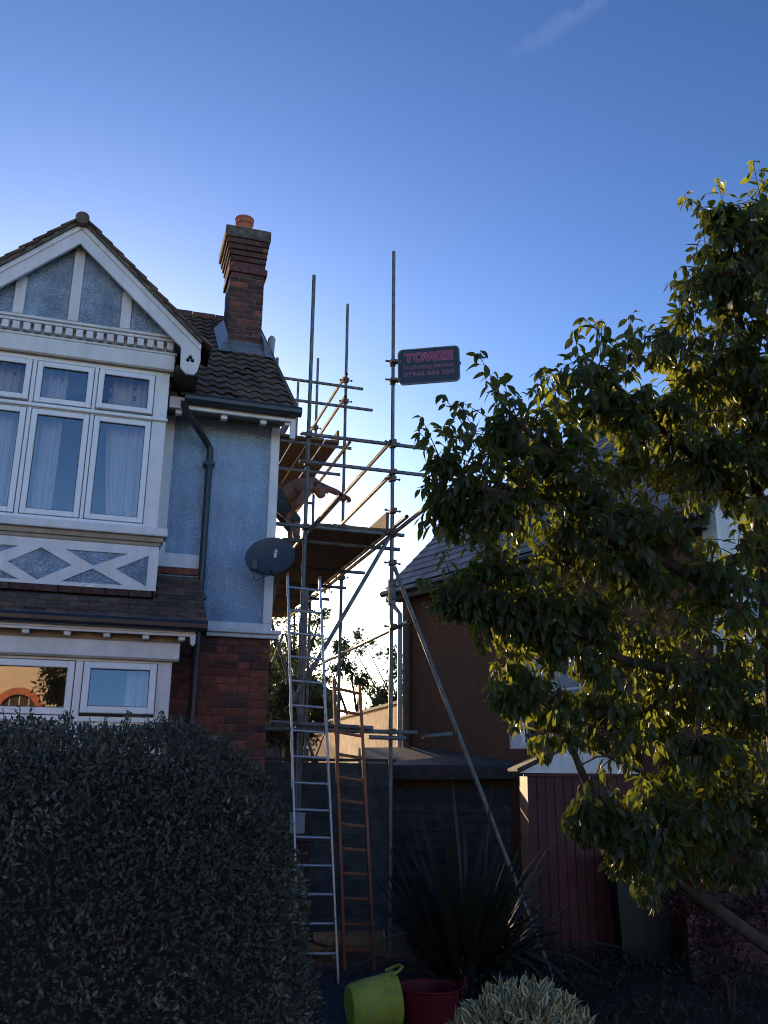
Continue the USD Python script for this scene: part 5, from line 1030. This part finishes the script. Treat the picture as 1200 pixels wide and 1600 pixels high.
px = np.array([(np.dot(q - EYEP, fw), 800 - FPX * np.dot(q - EYEP, up) / np.dot(q - EYEP, fw)) for q in p]); score = np.where(px[:, 1] < 1590, LLv / px[:, 0], 0) + 0.002 * (nv @ -fw > 0); order = np.argsort(-score)
for i in order[:295]: uv_part(vs, 'leaf', V[i:i + 1], F, u, 'variegated_leaf')
uv_part(vs, 'foliage', V[order[295:]], F, u, 'variegated_leaf', kind='stuff')
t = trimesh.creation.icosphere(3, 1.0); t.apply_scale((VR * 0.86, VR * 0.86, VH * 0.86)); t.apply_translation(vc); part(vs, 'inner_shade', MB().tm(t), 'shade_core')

# ---------------------------------------------------------------- looser plants built from leaf clumps
def leafy(name, label, cat, base, clumps, n, size, mat, seed, stem_r=0.05, aspect=0.45, group=None):
    r = np.random.default_rng(seed); t = thing(name, label, cat, tuple(base), group); P_, A_, L_ = [], [], []; mb = MB(); base = np.array(base, float)
    tot = sum(c[3] ** 2 for c in clumps)
    for x, y, z, rr_ in clumps:
        c = base + [x, y, z]; k = int(n * rr_ ** 2 / tot); mid = (base + [0, 0, z * 0.45] + c) / 2 + r.normal(0, 0.1, 3) * rr_
        mb.path(np.array([base + [0, 0, 0.0], base + [x * 0.1, y * 0.1, z * 0.4], mid, c]), [stem_r, stem_r * 0.7, stem_r * 0.4, stem_r * 0.15], 6)
        for b in range(max(4, k // 60)):
            o = unit(r.normal(0, 1, 3)) * rr_ * r.uniform(0.35, 1.0); e = c + o; mb.tube(c, e, stem_r * 0.12, 4, r2=stem_r * 0.04)
            q = e + r.normal(0, 1, (60, 3)) * rr_ * 0.17; P_.append(q); A_.append(r.normal(0, 1, (60, 3)) + unit(q - c) * 0.6 - [0, 0, 0.3])
    P_, A_ = np.vstack(P_), np.vstack(A_); P_[:, 2] = np.maximum(P_[:, 2], 0.02); L_ = r.uniform(size * 0.7, size * 1.2, len(P_))
    V, F, u = leaves(P_, A_, unit(r.normal(0, 1, P_.shape) + UPV), L_, L_ * aspect, segs=2, fold=0.25)
    part(t, 'stem' if cat != 'tree' else 'trunk', mb, 'bark'); vf = join(V, F); part(t, 'foliage' if cat != 'tree' else 'crown', MB().add(*vf), mat, kind='stuff')
def gp(x, y, D): q = at_d(x, y, D); return q
def rel(base, pts): return [(*(gp(x, y, D) - base), r) for x, y, D, r in pts]
b = gp(455, 1100, 32.0); b[2] = 0
leafy('garden_tree', 'loose leafy garden tree seen between the ladders and the standing poles', 'tree', b, rel(b, [(430, 1000, 32, 1.2), (460, 930, 32, .9), (490, 900, 32, .7), (440, 1060, 32, 1.1), (480, 1020, 32, .9), (500, 965, 32, .45), (415, 1080, 31, .8), (490, 1085, 31, .9), (450, 1120, 31, .8)]), 7500, 0.16, 'garden_leaf', 1, 0.16)
b = gp(570, 1120, 24.0); b[2] = 0
leafy('garden_tree', 'dark rounded garden tree low behind the wooden ladder', 'tree', b, rel(b, [(590, 1075, 24, .6), (625, 1085, 24, .7), (560, 1060, 24, .4), (545, 1030, 24, .35), (640, 1040, 24, .6), (670, 1010, 24.5, .6), (600, 1110, 23, .5), (520, 1050, 24, .35)]), 3600, 0.13, 'garden_leaf', 2, 0.10)
b = gp(640, 1100, 27.0); b[2] = 0
leafy('garden_tree', 'thin airy sapling with sky showing through beside the drainpipe', 'tree', b, rel(b, [(570, 1005, 27, .45), (605, 1030, 27, .4), (545, 1000, 27, .3), (650, 990, 27, .6), (520, 1010, 27, .3)]), 900, 0.12, 'garden_leaf', 3, 0.06)
b = gp(1130, 1460, 7.0); b[2] = 0
leafy('red_leaved_shrub', 'dark red leaved shrub in deep shade by the right edge', 'shrub', b, rel(b, [(1090, 1430, 7.0, .28), (1160, 1420, 7.0, .30), (1220, 1430, 6.9, .3), (1120, 1490, 6.8, .28)]), 3000, 0.05, 'red_leaf', 4, 0.02)
b = np.array([3.5, 7.6, 0])
leafy('low_plant', 'low dark leafy plant at the foot of the flax clump', 'plant', b, [(0, 0, 0.15, .25), (0.35, -0.1, 0.12, .2), (-0.35, 0.05, 0.14, .22)], 1500, 0.05, 'dark_leaf', 6, 0.008)
b = np.array([-1.05, -8.2, 0])
leafy('street_tree', 'round leafy street tree mirrored in the lower bay window', 'tree', b, [(0.25, 0, 4.2, 0.75), (0.5, 0, 3.6, 0.6), (0.0, 0.2, 3.8, 0.45), (0.4, 0, 4.7, 0.6)], 5200, 0.13, 'garden_leaf', 7, 0.12)
b = np.array([1.4, 24.5, 0])
leafy('garden_tree', 'small bushy garden tree behind the gabled house', 'tree', b, [(-0.6, 0, 3.2, .9), (0.5, 0.2, 3.6, 1.0), (1.3, 0, 4.1, .9), (0.2, 0, 4.3, .8), (1.4, 0.3, 3.0, .8), (0, 0, 2.2, .9), (0.9, 0.3, 1.9, .8)], 8000, 0.13, 'garden_leaf', 9, 0.10)
b = gp(465, 1150, 15.0); b[2] = 0
leafy('garden_shrub', 'dark shrub filling the gap behind the ladders beside the brick wall', 'shrub', b, rel(b, [(430, 1060, 15, .33), (462, 1075, 15, .36), (440, 1110, 15, .36), (490, 1105, 15, .32), (512, 1135, 15, .22), (475, 1140, 15, .34), (425, 1150, 15, .3), (450, 1030, 15.3, .22)]), 6500, 0.075, 'dark_leaf', 12, 0.04)
# ground cover on the dark bed to the right
R = np.random.default_rng(19); n = 9000
q = np.c_[R.uniform(2.9, 8.5, n), R.uniform(4.6, 8.9, n), np.zeros(n)]; q = q[(q[:, 0] > 3.2 + 0.25 * np.sin(q[:, 1] * 3)) ]
hgt = 0.10 + 0.35 * np.clip(noise3(q, 1.3, 4) + 0.3, 0, 1); q[:, 2] = hgt * R.uniform(0.1, 1, len(q)) ** 0.6
V, F, u = leaves(q, unit(R.normal(0, 0.7, q.shape) + UPV * 0.6), unit(R.normal(0, 0.6, q.shape) + UPV), R.uniform(0.04, 0.09, len(q)), R.uniform(0.018, 0.03, len(q)), segs=2)
vf = join(V, F); single('ground_cover', MB().add(*vf), 'dark_leaf', 'dark leafy ground cover on the shaded bed below the cherry tree', 'ground cover', kind='stuff')
n = 3200; q = np.c_[R.uniform(0.9, 3.1, n), R.uniform(5.2, 9.6, n), R.uniform(0.010, 0.018, n)]; mb = MB(); ico = trimesh.creation.icosphere(0, 1.0)
vv = (ico.vertices[None] * (R.uniform(0.010, 0.022, (n, 1, 1)) * R.uniform(0.6, 1.2, (n, 1, 3))) + q[:, None]); vf = join(vv, ico.faces)
single('loose_gravel', MB().add(*vf), 'gravel', 'loose dark grey gravel around the ladder feet', 'gravel', kind='stuff')
